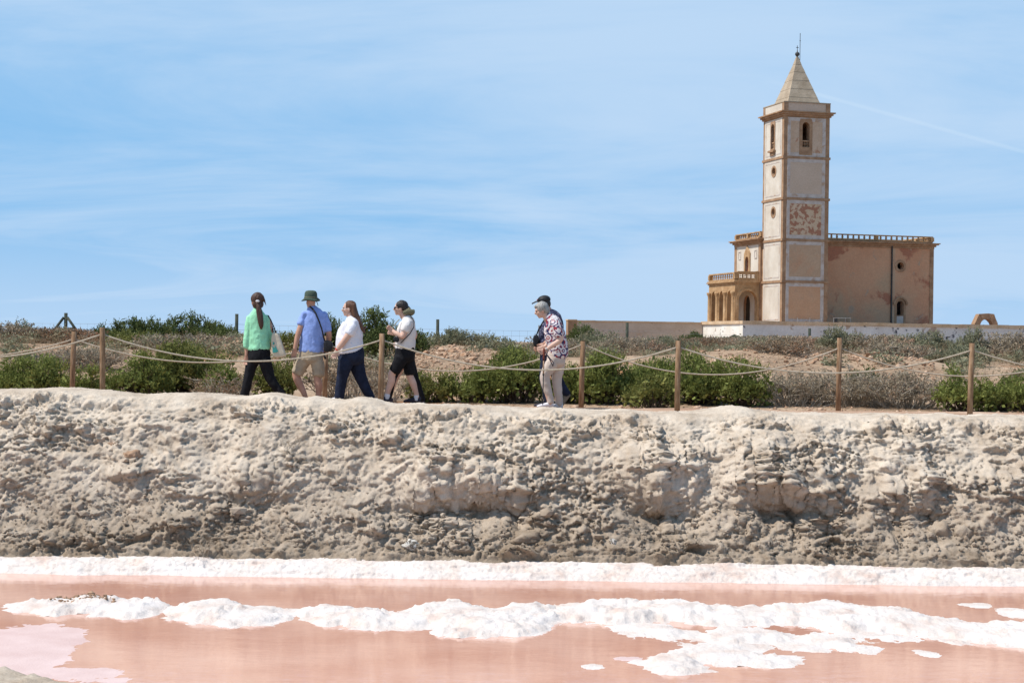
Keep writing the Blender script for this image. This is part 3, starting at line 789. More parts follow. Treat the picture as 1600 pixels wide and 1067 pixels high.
# ---- nave box behind the tower
NU0 = -0.12; NVv = T+0.02
NU1 = u_at(1457.5, 440, NVv); NV1 = v_at(1148.5, 410, NU0)
nz = zl(T, NVv, 379.5)                                      # underside of the cornice slab
nz2 = nz+0.55; nz3 = zl(T, NVv, 365.0)
nave_me = MB().box((NU0, NVv, -0.4), (NU1, NV1, nz+0.1)).mesh('nave')
nhol = MB().box((NU0+0.6, NVv+0.6, 0.1), (NU1-0.6, NV1-0.6, nz-0.6)).mesh('h')
ocu_u = u_at(1406.8, 415.7, NVv); ocu_z = zl(ocu_u, NVv, 415.7)
win_u = u_at(1406.2, 480, NVv); wz0, wz1 = zl(win_u, NVv, 492.7), zl(win_u, NVv, 470.2)
fa_v = v_at(1168.7, 410, NU0); fz0, fz1 = zl(NU0, fa_v, 424), zl(NU0, fa_v, 401)
nave_me = cut(nave_me, [nhol, MB().prism(circ2d(ocu_u, ocu_z, 0.36), 'y', NVv-1, NVv+1.2).mesh('c'),
                        MB().prism(arch2d(win_u, wz0, wz1, 0.38), 'y', NVv-1, NVv+1.2).mesh('c'),
                        MB().prism(arch2d(fa_v, fz0, fz1, 0.42), 'x', NU0-1, NU0+1.2).mesh('c'),
                        MB().prism(arch2d((NV1+NVv)/2, 0.0, 3.1, 0.8), 'x', NU0-1, NU0+1.2).mesh('c')])
nave = link('nave', nave_me, M_NAVE, church)
tag(nave, 'boxy nave with balustraded flat roof and flaking orange plaster')
# corner stones, facade plaster, plaques, window trims
MB().box((NU1-0.36, NVv-0.05, -0.3), (NU1+0.05, NVv+0.4, nz)).build('corner_stones', M_STONE, nave)
MB().box((NU0-0.05, NVv-0.06, -0.3), (NU0+0.1, NVv+0.4, nz)).build('corner_stones', M_STONE, nave)
MB().box((NU0-0.06, NV1-0.5, -0.3), (NU0+0.4, NV1+0.05, nz)).build('corner_stones', M_STONE, nave)
fp = MB().box((NU0-0.03, NVv+0.5, 0.2), (NU0+0.05, NV1-0.5, nz-0.02)).mesh('facade')
fp = cut(fp, [MB().prism(arch2d(fa_v, fz0, fz1, 0.42), 'x', NU0-1, NU0+1.2).mesh('c'), MB().prism(arch2d((NV1+NVv)/2, 0.0, 3.1, 0.8), 'x', NU0-1, NU0+1.2).mesh('c')])
link('facade_plaster', fp, M_WHITE, nave)
iw = arch2d(fa_v, fz0, fz1, 0.42)
ow = [(fa_v-0.72, fz0-0.2), (fa_v+0.72, fz0-0.2)]+[(fa_v+0.72*math.cos(k/8*math.pi), fz1+0.30+(0.75*(1-abs(math.cos(k/8*math.pi))))) for k in range(9)]
ring_prism('window_surround', ow, iw, 'x', NU0-0.14, NU0+0.02, M_STONEP, nave)
for px, py in ((1156.5, 399.7), (1181.4, 397.2)):
    vv = v_at(px, py, NU0); zv = zl(NU0, vv, py)
    ring_prism('plaque', rect2d(vv-0.30, vv+0.30, zv-0.42, zv+0.42), rect2d(vv-0.20, vv+0.20, zv-0.32, zv+0.32), 'x', NU0-0.075, NU0+0.01, M_LIME, nave)
ring_prism('oculus_surround', circ2d(ocu_u, ocu_z, 0.62), circ2d(ocu_u, ocu_z, 0.36), 'y', NVv-0.05, NVv+0.05, M_STONE, nave)
iw = arch2d(win_u, wz0, wz1, 0.38); ow = arch2d(win_u, wz0-0.05, wz1+0.22, 0.60)
ring_prism('window_surround', ow, iw, 'y', NVv-0.06, NVv+0.05, M_STONE, nave)
hm = MB()
for k in range(10):
    a0, a1 = math.pi*k/10, math.pi*(k+1)/10; zc_ = wz1-0.38
    q = [(win_u+0.62*math.cos(a0), zc_+0.62*math.sin(a0)), (win_u+0.80*math.cos(a0), zc_+0.80*math.sin(a0)), (win_u+0.80*math.cos(a1), zc_+0.80*math.sin(a1)), (win_u+0.62*math.cos(a1), zc_+0.62*math.sin(a1))]
    hm.prism(q, 'y', NVv-0.16, NVv+0.02)
hm.build('hood_mould', M_STONE, nave)
MB().box((win_u-0.36, NVv-0.03, -0.3), (win_u+0.36, NVv+0.05, wz0-0.07)).build('sill_panel', M_LIME, nave)
MB().box((win_u-0.60, NVv-0.05, -0.3), (win_u-0.37, NVv+0.05, wz0-0.06)).box((win_u+0.37, NVv-0.05, -0.3), (win_u+0.60, NVv+0.05, wz0-0.06)).build('jamb', M_STONE, nave)
for k in range(2):
    MB().tube([(win_u-0.12+0.24*k, NVv+0.2, wz0), (win_u-0.12+0.24*k, NVv+0.2, wz1-0.05)], 0.018, 5).build('window_bar', M_IRON, nave)
dp = u_at(1392.6, 440, NVv)
MB().tube([(dp, NVv-0.09, -0.2), (dp, NVv-0.09, nz-0.05)], 0.085, 8).build('downpipe', M_IRON, nave)
MB().box((dp+0.12, NVv-0.012, -0.2), (dp+0.40, NVv+0.05, nz-0.1)).build('plaster_strip', M_PAN[3], nave)
# moulded cornice round the box
cm = MB()
for k, (e, a, b) in enumerate(((0.08, -0.26, -0.05), (0.22, -0.05, 0.12), (0.42, 0.12, 0.22), (0.52, 0.22, 0.32))):
    cm.box((NU0-e, NVv-e, nz+a+0.001*k), (NU1+e, NV1+e, nz+b))
cm.build('cornice', M_STONE, nave)
MB().box((NU0+0.05, NVv+0.05, nz+0.321), (NU1-0.05, NV1-0.05, nz+0.40)).build('roof_slab', M_SPIRE, nave)
# roof balustrade: piers, balusters, rails
BALP = [(0.085, 0), (0.085, 0.08), (0.05, 0.12), (0.085, 0.28), (0.095, 0.36), (0.05, 0.56), (0.08, 0.62), (0.08, 0.70)]
def balustrade(parent, a, b, z, h, n, npier, mt, r=1.0):
    """rail from a to b (u,v), n balusters in all, piers at equal steps"""
    a = Vector((a[0], a[1], 0)); b = Vector((b[0], b[1], 0)); L = (b-a).length; t = (b-a)/L; s = Vector((-t.y, t.x, 0))
    def obox(s0, s1, w, z0, z1):
        vs = []
        for zz_ in (z0, z1):
            for p in ((s0, -w), (s1, -w), (s1, w), (s0, w)): vs.append(tuple(a+t*p[0]+s*p[1]+Vector((0, 0, zz_))))
        return MB().add(vs, [(0, 3, 2, 1), (4, 5, 6, 7), (0, 1, 5, 4), (1, 2, 6, 5), (2, 3, 7, 6), (3, 0, 4, 7)])
    obox(0, L, 0.16, z, z+0.14*h).build('plinth_rail', mt, parent)
    obox(-0.02, L+0.02, 0.17, z+0.82*h, z+h).build('top_rail', mt, parent)
    for k in range(npier+1):
        q = L*k/npier; obox(q-0.17, q+0.17, 0.19, z+0.141*h, z+0.819*h).build('pier', mt, parent)
    prof = [(rr*r, 0.14*h+zz_/0.70*0.68*h) for rr, zz_ in BALP]
    me = MB().ring(prof, 10).mesh('baluster', True)
    for k in range(n):
        f = (k+0.5)/n*L
        if min(abs(f-L*j/npier) for j in range(npier+1)) < 0.24: continue
        p = a+t*f; o = link('baluster', me, mt, parent); o.location = (p.x, p.y, z)
bh = nz3-(nz+0.32)
e_ = 0.12
balustrade(nave, (NU0+e_, NVv+e_), (NU1-e_, NVv+e_), nz+0.41, bh, 31, 3, M_STONEP, 1.25)
balustrade(nave, (NU0+e_, NVv+e_), (NU0+e_, NV1-e_), nz+0.41, bh, 13, 2, M_STONEP)
balustrade(nave, (NU0+e_, NV1-e_), (NU1-e_, NV1-e_), nz+0.41, bh, 30, 3, M_STONEP)
balustrade(nave, (NU1-e_, NVv+e_), (NU1-e_, NV1-e_), nz+0.41, bh, 22, 2, M_STONEP)

# ---- porch in front of the facade
pv1 = NVv+0.15
pu0 = u_at(1148.4, 470, pv1)
pv2 = v_at(1107.5, 470, pu0)
pz = zl(pu0, pv1, 441.5); pz1 = zl(pu0, pv1, 425.2)
porch_me = MB().box((pu0, pv1, -0.4), (NU0-0.01, pv2, pz)).mesh('porch')
pcut = [MB().box((pu0+0.55, pv1+0.55, 0.0), (NU0+0.05, pv2-0.55, pz-0.7)).mesh('h')]
Lp = pv2-pv1
for k in range(3):
    c = pv1+Lp*(0.20+0.30*k)
    pcut.append(MB().prism(arch2d(c, 0.0, zl(pu0, pv1, 453.5), Lp*0.098), 'x', pu0-1, pu0+1.0).mesh('c'))
pc = (pu0+NU0)/2
pcut.append(MB().prism(arch2d(pc+0.05, 0.0, zl(pu0, pv1, 453.5), 0.95), 'y', pv1-1, pv1+1.0).mesh('c'))
porch = link('porch', cut(porch_me, pcut), M_STONEP, church)
tag(porch, 'low ochre stone porch with open arches and a balustraded balcony on top')
for k in range(4):                                          # half columns with capitals on the lit face
    c = pv1+Lp*(0.05+0.30*k)
    MB().ring([(0.30, 0), (0.30, 0.25), (0.23, 0.32), (0.21, zl(pu0, pv1, 462)), (0.23, zl(pu0, pv1, 461)), (0.33, zl(pu0, pv1, 457)), (0.33, zl(pu0, pv1, 455))], 14, (pu0-0.02, c, 0)).build('column', M_STONEP, porch, True)
ring_prism('arch_surround', arch2d(pc+0.05, 0.0, zl(pu0, pv1, 453.5)+0.25, 1.22), arch2d(pc+0.05, 0.0, zl(pu0, pv1, 453.5), 0.95), 'y', pv1-0.06, pv1+0.03, M_STONEP, porch)
cm = MB()
for k, (e, a, b) in enumerate(((0.10, -0.10, 0.05), (0.22, 0.05, 0.15), (0.14, 0.15, 0.28))):
    cm.box((pu0-e, pv1-e, pz+a+0.001*k), (NU0-0.02, pv2+e, pz+b))
cm.build('cornice', M_STONEP, porch)
phh = pz1-pz-0.28
balustrade(porch, (pu0+0.1, pv1+0.1), (pu0+0.1, pv2-0.1), pz+0.28, phh, 14, 1, M_STONEP, 0.9)
# pierced rosette parapet on the camera side
lp0, lp1 = pu0+0.3, NU0-0.35
par = MB().box((lp0, pv1-0.02, pz+0.285), (lp1, pv1+0.22, pz+0.28+phh)).mesh('p')
holes = []
for k in range(4):
    cxp = lp0+(lp1-lp0)*(0.16+0.225*k); czp = pz+0.28+phh*0.5
    for j in range(4):
        a0 = math.pi/4+j*math.pi/2
        holes.append(MB().prism(circ2d(cxp+0.13*math.cos(a0), czp+0.13*math.sin(a0), 0.105, 10), 'y', pv1-0.5, pv1+0.6).mesh('c'))
link('rosette_parapet', cut(par, holes), M_STONEP, porch)
MB().box((lp0-0.05, pv1-0.06, pz+0.28+phh+0.001), (lp1+0.05, pv1+0.26, pz+0.28+phh+0.1)).build('top_rail', M_STONEP, porch)
MB().box((lp1, pv1-0.05, pz+0.283), (NU0-0.02, pv1+0.3, pz+0.28+phh+0.14)).build('pier', M_STONEP, porch)
MB().prism(arch2d((NV1+NVv)/2, 0.0, 3.1, 0.85), 'x', NU0+0.25, NU0+0.35).build('church_door', M_DARKWOOD, church)
MB().prism(arch2d(pc+0.55, 0.0, zl(pu0, pv1, 456), 0.50, 8, True), 'y', pv2-0.62, pv2-0.552).build('side_door', M_DARKWOOD, porch)

# ================================================================== COMPOUND WALLS
GV = -1.35                                                  # the long wall runs a little in front of the tower
M_CAP = mat('wall_coping', [(0.3, (0.50, 0.34, 0.20, 1)), (0.7, (0.66, 0.50, 0.34, 1))], scale=0.8, detail=8, rough=0.9, bump=0.02, bscale=6, fine=0.15, finescale=9)
M_WALLW = mat('whitewashed_wall', [(0.3, (0.58, 0.54, 0.50, 1)), (0.6, (0.68, 0.66, 0.63, 1))], scale=0.5, detail=9, rough=0.92, bump=0.015, bscale=6, fine=0.08, finescale=5,
              patch=[((0.40, 0.31, 0.24, 1), 0.60, 0.42, 0.05), ((0.07, 0.07, 0.085, 1), 0.60, 1.1, 0.05)])
M_WALL_LIT = mat('sunlit_tone_wall', [(0.3, (0.66, 0.60, 0.50, 1)), (0.6, (0.78, 0.75, 0.69, 1))], scale=0.5, detail=9, rough=0.92, bump=0.015, bscale=6, patch=[((0.28, 0.20, 0.15, 1), 0.62, 1.5, 0.04)])  # lighter, warmer copy of the whitewash: sunlit side put into the colour
M_WALLP = mat('pinkish_wall', [(0.3, (0.46, 0.35, 0.26, 1)), (0.6, (0.56, 0.455, 0.36, 1))], scale=0.35, detail=9, rough=0.92, bump=0.015, bscale=6, fine=0.08, finescale=5, vecscale=(1, 1, 2),
              patch=[((0.50, 0.29, 0.175, 1), 0.58, 0.3, 0.08), ((0.20, 0.145, 0.11, 1), 0.66, 0.9, 0.06)])
wu0 = u_at(1160.6, 515, GV); wzt = z_at(wu0, GV, 502.6)-ZB
wv1 = v_at(1096.5, 515, wu0)
wu_end = 46.0
wz_b = -2.6
terr_wall = empty('terrace_wall', (CX0, CD0, ZB), TH)
tag(terr_wall, 'long whitewashed retaining wall with ochre coping below the church', 'wall')
nsg = 8
for k in range(nsg):
    a0, a1 = wu0+(wu_end-wu0)*k/nsg, wu0+(wu_end-wu0)*(k+1)/nsg
    MB().box((a0, GV, wz_b), (a1, GV+0.45, wzt-0.20)).build('wall_bay', M_WALLW, terr_wall)
ncp = 40
cu = [wu0-0.1+(wu_end+0.1-wu0)*k/ncp for k in range(ncp+1)]
for k in range(ncp):
    dz = random.uniform(-0.018, 0.018); dy = random.uniform(-0.02, 0.02)
    MB().box((cu[k]+0.006, GV-0.12+dy, wzt-0.199+dz), (cu[k+1]-0.006, GV+0.60, wzt+0.10+dz)).build('coping_stone', M_CAP, terr_wall)
MB().box((wu0+0.001, GV+0.451, wz_b), (wu0+0.45, (wv1+GV)/2, wzt-0.20)).build('end_wall', M_WALL_LIT, terr_wall)
MB().box((wu0+0.031, (wv1+GV)/2+0.02, wz_b), (wu0+0.45, wv1, wzt-0.20)).build('end_wall', M_WALL_LIT, terr_wall)
MB().box((wu0-0.002, GV+0.452, wz_b), (wu0+0.03, GV+0.454, wzt-0.2)).build('joint', M_WALL_LIT, terr_wall)
for k in range(6):
    b0 = GV+0.61+(wv1-GV-0.61)*k/6; b1 = GV+0.61+(wv1-GV-0.61)*(k+1)/6
    MB().box((wu0-0.12, b0+0.006, wzt-0.199), (wu0+0.55, b1-0.006, wzt+0.10+random.uniform(-0.015, 0.015))).build('coping_stone', M_CAP, terr_wall)
lit0 = MB().box((wu0-0.004, GV+0.001, wz_b), (wu0-0.001, GV+0.45, wzt-0.2)).build('sunlit_tone_corner', M_WALL_LIT, terr_wall)  # thin sheet carrying the painted sunlit tone round to the corner
# terrace fill
o = MB().box((wu0+0.46, GV+0.46, -3), (wu_end, 22, -0.02)).build('terrace', M_PATH)
o.location = (CX0, CD0, ZB); o.rotation_euler = (0, 0, TH)
tag(o, 'raised earth terrace the church stands on', kind='structure')
# pinkish wall to the left
side_wall = empty('boundary_wall', (CX0, CD0, ZB), TH)
tag(side_wall, 'pinkish weathered boundary wall left of the church with end pier', 'wall')
su0 = u_at(886, 515, wv1)
szt = z_at(su0, wv1, 498.6)-ZB; szt = (szt+z_at(wu0, wv1, 505.0)-ZB)/2
for k in range(4):
    a0, a1 = su0+0.9+(wu0-su0-0.9)*k/4, su0+0.9+(wu0-su0-0.9)*(k+1)/4
    MB().box((a0, wv1-0.2, wz_b), (a1, wv1+0.2, szt-0.12)).build('wall_bay', M_WALLP, side_wall)
MB().box((su0+0.9, wv1-0.215, szt-0.98), (wu0, wv1-0.199, szt-0.92)).build('render_line', M_LIME, side_wall)
for k in range(14):
    a0, a1 = su0+0.9+(wu0-su0-0.9)*k/14, su0+0.9+(wu0-su0-0.9)*(k+1)/14
    MB().box((a0+0.006, wv1-0.30, szt-0.119), (a1-0.006, wv1+0.30, szt+random.uniform(-0.012, 0.012))).build('coping_stone', M_CAP, side_wall)
MB().box((su0, wv1-0.30, wz_b), (su0+0.9, wv1+0.35, szt-0.05)).build('end_pier', M_STONE, side_wall)
MB().box((su0-0.05, wv1-0.36, szt-0.049), (su0+0.899, wv1+0.40, szt+0.07)).build('pier_cap', M_CAP, side_wall)

# low steel railing on the terrace in front of the tower
rail = empty('steel_railing', (CX0, CD0, ZB), TH); tag(rail, 'thin grey steel railing on the terrace at the foot of the tower', 'railing')
M_STEEL = mat('grey_steel', [(0.4, (0.28, 0.28, 0.28, 1)), (0.6, (0.38, 0.38, 0.38, 1))], rough=0.5, spec=0.5)
rv = -0.55
for px in (1246, 1265.5, 1284, 1302.5, 1321, 1329):
    ru = u_at(px, 500, rv); MB().tube([(ru, rv, -0.05), (ru, rv, zl(ru, rv, 496.5))], 0.022, 6).build('rail_post', M_STEEL, rail)
MB().tube([(u_at(1302.5, 500, rv), rv, zl(5, rv, 497)), (u_at(1329, 500, rv), rv, zl(6.5, rv, 497))], 0.02, 6).build('handrail', M_STEEL, rail)
sgn = MB().box((u_at(1304, 500, rv), rv+0.02, 0.1), (u_at(1309, 500, rv), rv+0.05, zl(5, rv, 497))).build('mesh_panel', M_IRON, rail)

# ruined stone arch beyond the wall: voussoirs
ad = 168.0
aL, aR, aT = at(1518.5, 511, ad), at(1558.5, 511, ad), at(1538, 490.3, ad)
arch_c = Vector(((aL.x+aR.x)/2, ad, 0)); spanx = (aR.x-aL.x)
ro_w, ri = spanx/2, spanx*0.285
zsp = aL.z-0.1
arch = empty('ruined_arch', (arch_c.x, ad, zsp), R(8)); tag(arch, 'broken ochre stone arch standing alone behind the wall at right', 'arch')
nvs = 9; aH = aT.z-zsp
outp = [(-ro_w, 0.0), (-ro_w*0.98, aH*0.28), (-ro_w*0.80, aH*0.62), (-ro_w*0.60, aH*0.98), (-ro_w*0.22, aH*1.0), (ro_w*0.15, aH*1.03), (ro_w*0.62, aH*0.99), (ro_w*0.74, aH*0.70), (ro_w*0.93, aH*0.36), (ro_w*1.0, 0.0)]
inn = [(-ri*math.cos(math.pi*k/nvs), aH*0.64*math.sin(math.pi*k/nvs)) for k in range(nvs+1)]
for k in range(nvs):
    q = [inn[k], inn[k+1], outp[k+1], outp[k]]
    cx_ = sum(p[0] for p in q)/4; cz_ = sum(p[1] for p in q)/4
    q = [(cx_+(p[0]-cx_)*0.985, cz_+(p[1]-cz_)*0.985) for p in q]
    MB().prism(q, 'y', -0.45+random.uniform(-.05, .05), 0.45+random.uniform(-.05, .05)).build('voussoir', M_STONE, arch)
for s in (-1, 1):
    MB().box((s*(ro_w+ri)/2-0.42, -0.4, -2.2), (s*(ro_w+ri)/2+0.42, 0.4, -0.005)).build('pier', M_STONE, arch)

# ================================================================== FENCES
M_POST = mat('round_timber', [(0.3, (0.13, 0.075, 0.042, 1)), (0.5, (0.235, 0.14, 0.078, 1)), (0.7, (0.35, 0.24, 0.155, 1))], scale=6, detail=7, rough=0.85, vecscale=(5, 5, 0.8), bump=0.004, bscale=14, fine=0.15, finescale=20)
M_ROPE = mat('hemp_rope', [(0.3, (0.33, 0.27, 0.195, 1)), (0.7, (0.50, 0.425, 0.335, 1))], scale=30, rough=0.95, bump=0.004, bscale=60)
def path_z(x): return 0.0
def rope_fence(name, label, d, posts, sags, r_post):
    f = empty(name, (0, d, 0)); tag(f, label, 'rope fence')
    tops = []
    for (px, ytop, yr) in posts:
        t = at(px, ytop, d); hz = t.z+0.35; a = at(px, yr, d)
        m_ = MB(); lean = random.uniform(-0.022, 0.022)
        m_.tube([(t.x+lean*hz, 0, -0.35), (t.x+lean*hz*0.5, 0, t.z*0.5), (t.x, 0, t.z-0.012), (t.x, 0, t.z)], [r_post*1.03, r_post, r_post*0.99, r_post*0.86], 16)
        m_.build('post', M_POST, f, True)
        tops.append(Vector((t.x, 0, a.z)))
    for k in range(len(tops)-1):
        a, b = tops[k], tops[k+1]; low = sags[k]
        # lowest point given in the photo, shape of a hanging rope
        zl_ = at(low[0], low[1], d).z
        n = 40; sg = max(0.12, (a.z+b.z)/2-zl_)
        pts = []
        for i in range(n+1):
            t = i/n
            pts.append((a.x+(b.x-a.x)*t, 0.012*math.sin(t*5), a.z+(b.z-a.z)*t-4*sg*t*(1-t)))
        MB().tube(pts, 0.0115, 8).build('rope', M_ROPE, f, True)
    return f
near_posts = [(-290, 503, 513), (160, 512, 522), (597, 520, 531), (1060, 531, 542), (1519, 535, 547), (1975, 542, 553)]
near_sags = [(-80, 560), (390, 564.5), (830, 578), (1300, 583), (1750, 588)]
rope_fence('rope_fence', 'nearer rope line with round wooden posts in front of the walkers', 24.0, near_posts, near_sags, 0.040)
far_posts = [(-285, 512, 525), (116, 517, 530), (510, 524, 537), (911, 532, 538), (1312, 527, 543.5), (1713, 537, 549)]
far_sags = [(-90, 560), (320, 566.5), (715, 580), (1120, 585.5), (1515, 588)]
rope_fence('rope_fence', 'farther rope line with wooden posts behind the walkers', 27.2, far_posts, far_sags, 0.043)

M_DPOST = mat('dark_green_timber', [(0.4, (0.035, 0.042, 0.032, 1)), (0.6, (0.07, 0.075, 0.055, 1))], rough=0.9, scale=5, vecscale=(4, 4, 1))
M_WIRE = mat('galvanised_wire', [(0.4, (0.20, 0.21, 0.22, 1)), (0.6, (0.30, 0.31, 0.32, 1))], rough=0.5, spec=0.5)
wf = empty('wire_fence', (0, 58, 0)); tag(wf, 'distant sheep wire fence on dark posts across the scrub', 'fence')
wposts = [(-190, 486, 56), (103, 489, 56), (370, 490.5, 57), (684, 499, 59), (980, 504, 63), (1265, 513, 68), (1525, 518, 72), (1800, 522, 76)]
wp = []
for px, yt, d in wposts:
    t = at(px, yt, d); g = float(terr(np.array([t.x]), np.array([d]))[0])
    MB().tube([(t.x, d-58, g-0.3), (t.x, d-58, t.z)], 0.058, 10).build('post', M_DPOST, wf, True); wp.append((t, g, d))
t, g, d = wp[1]
for s in (-1, 1):
    MB().tube([(t.x+s*0.06, d-58-0.03, t.z-0.15), (t.x+s*0.52, d-58-0.05, t.z-0.78)], 0.045, 8).build('brace', M_DPOST, wf, True)
t = at(842, 508, 60); g = float(terr(np.array([t.x]), np.array([60.]))[0])
MB().tube([(t.x, 2, g-0.2), (t.x, 2, t.z)], 0.028, 6).build('steel_stake', M_STEEL, wf)
for k in range(len(wp)-1):
    (a, ga, da), (b, gb, db) = wp[k], wp[k+1]
    for h in (0.36, 0.55, 0.80):
        MB().tube([(a.x, da-58, a.z-h), ((a.x+b.x)/2, (da+db)/2-58, (a.z+b.z)/2-h-0.015), (b.x, db-58, b.z-h)], 0.0035, 4).build('wire', M_WIRE, wf)
    mesh_mb = MB(); nw = 24
    for j in range(1, nw):
        q = j/nw; x = a.x+(b.x-a.x)*q; y = da+(db-da)*q-58; zt_ = a.z+(b.z-a.z)*q-0.365
        mesh_mb.tube([(x, y, zt_-0.9), (x, y, zt_)], 0.0025, 3, False)
    mesh_mb.build('stay_wires', M_WIRE, wf)
# ================================================================== PLANTS
_gx = np.linspace(-75, 85, 321); _gd = np.linspace(26, 152, 253)
_GX, _GD = np.meshgrid(_gx, _gd, indexing='ij'); _GZ = terr(_GX, _GD)
def tz(x, d):
    fx = min(max((x+75)/0.5, 0), 319.999); fd = min(max((d-26)/0.5, 0), 251.999)
    i, j = int(fx), int(fd); a, b = fx-i, fd-j
    return float((_GZ[i, j]*(1-a)+_GZ[i+1, j]*a)*(1-b)+(_GZ[i, j+1]*(1-a)+_GZ[i+1, j+1]*a)*b)
def leafmat(name, a, b, c, scale=5.0, tr=0.25):
    return mat(name, [(0.28, a), (0.5, b), (0.72, c)], scale=scale, detail=5, rough=0.75, spec=0.15, translucent=tr, patch=[(tuple(x*k for x, k in zip(b[:3], (1.35, 1.02, 1.0)))+(1,), 0.52, 1.4, 0.12), (tuple(x*0.6 for x in b[:3])+(1,), 0.57, 2.6, 0.1)], fine=0.25, finescale=18, nrough=0.7)
M_LEAF = {
 'bright': leafmat('seablite_green', (0.085, 0.102, 0.028, 1), (0.180, 0.205, 0.052, 1), (0.310, 0.325, 0.105, 1)),
 'olive':  leafmat('seablite_olive', (0.090, 0.090, 0.030, 1), (0.175, 0.185, 0.050, 1), (0.300, 0.280, 0.095, 1)),
 'dark':   leafmat('dark_green_leaf', (0.050, 0.066, 0.024, 1), (0.098, 0.125, 0.040, 1), (0.180, 0.200, 0.072, 1)),
 'sage':   leafmat('grey_green_leaf', (0.130, 0.130, 0.075, 1), (0.225, 0.225, 0.140, 1), (0.34, 0.325, 0.215, 1)),
 'grey':   leafmat('dry_grey_leaf', (0.19, 0.145, 0.092, 1), (0.33, 0.265, 0.180, 1), (0.47, 0.40, 0.29, 1)),
 'brown':  leafmat('dry_brown_leaf', (0.15, 0.095, 0.055, 1), (0.26, 0.175, 0.105, 1), (0.40, 0.30, 0.195, 1)),
}
M_TWIG = mat('grey_twig', [(0.3, (0.23, 0.185, 0.135, 1)), (0.7, (0.48, 0.425, 0.345, 1))], scale=5, rough=0.9)
M_STEM = mat('brown_stem', [(0.3, (0.06, 0.042, 0.028, 1)), (0.7, (0.13, 0.095, 0.065, 1))], scale=5, rough=0.9)

def quads(c, dirv, length, width, r):
    """leaf blades: base points c, directions dirv; kite-shaped quads"""
    n = len(c)
    d = dirv/np.linalg.norm(dirv, axis=1, keepdims=True)
    ref = r.normal(size=(n, 3)); s = np.cross(d, ref); s /= np.linalg.norm(s, axis=1, keepdims=True)
    L = length[:, None]; Wd = width[:, None]
    v = np.stack([c, c+d*L*0.55+s*Wd*0.5, c+d*L, c+d*L*0.55-s*Wd*0.5], 1).reshape(-1, 3)
    return v, np.arange(4*n).reshape(-1, 4)
def ribbons(p0, p1, p2, width, r):
    """thin two-segment twigs, as crossed flat strips"""
    n = len(p0); V = []; Fc = []; base = 0
    for k in range(2):
        ref = r.normal(size=(n, 3)); d = p2-p0; s = np.cross(d, ref); s /= np.linalg.norm(s, axis=1, keepdims=True)+1e-9
        w = width[:, None]
        v = np.stack([p0-s*w*.5, p0+s*w*.5, p1+s*w*.4, p1-s*w*.4, p2+s*w*.15, p2-s*w*.15], 1).reshape(-1, 3)
        i = np.arange(n)*6+base
        V.append(v); Fc += [np.stack([i, i+1, i+2, i+3], 1), np.stack([i+3, i+2, i+4, i+5], 1)]; base += 6*n
    return np.concatenate(V), np.concatenate(Fc)

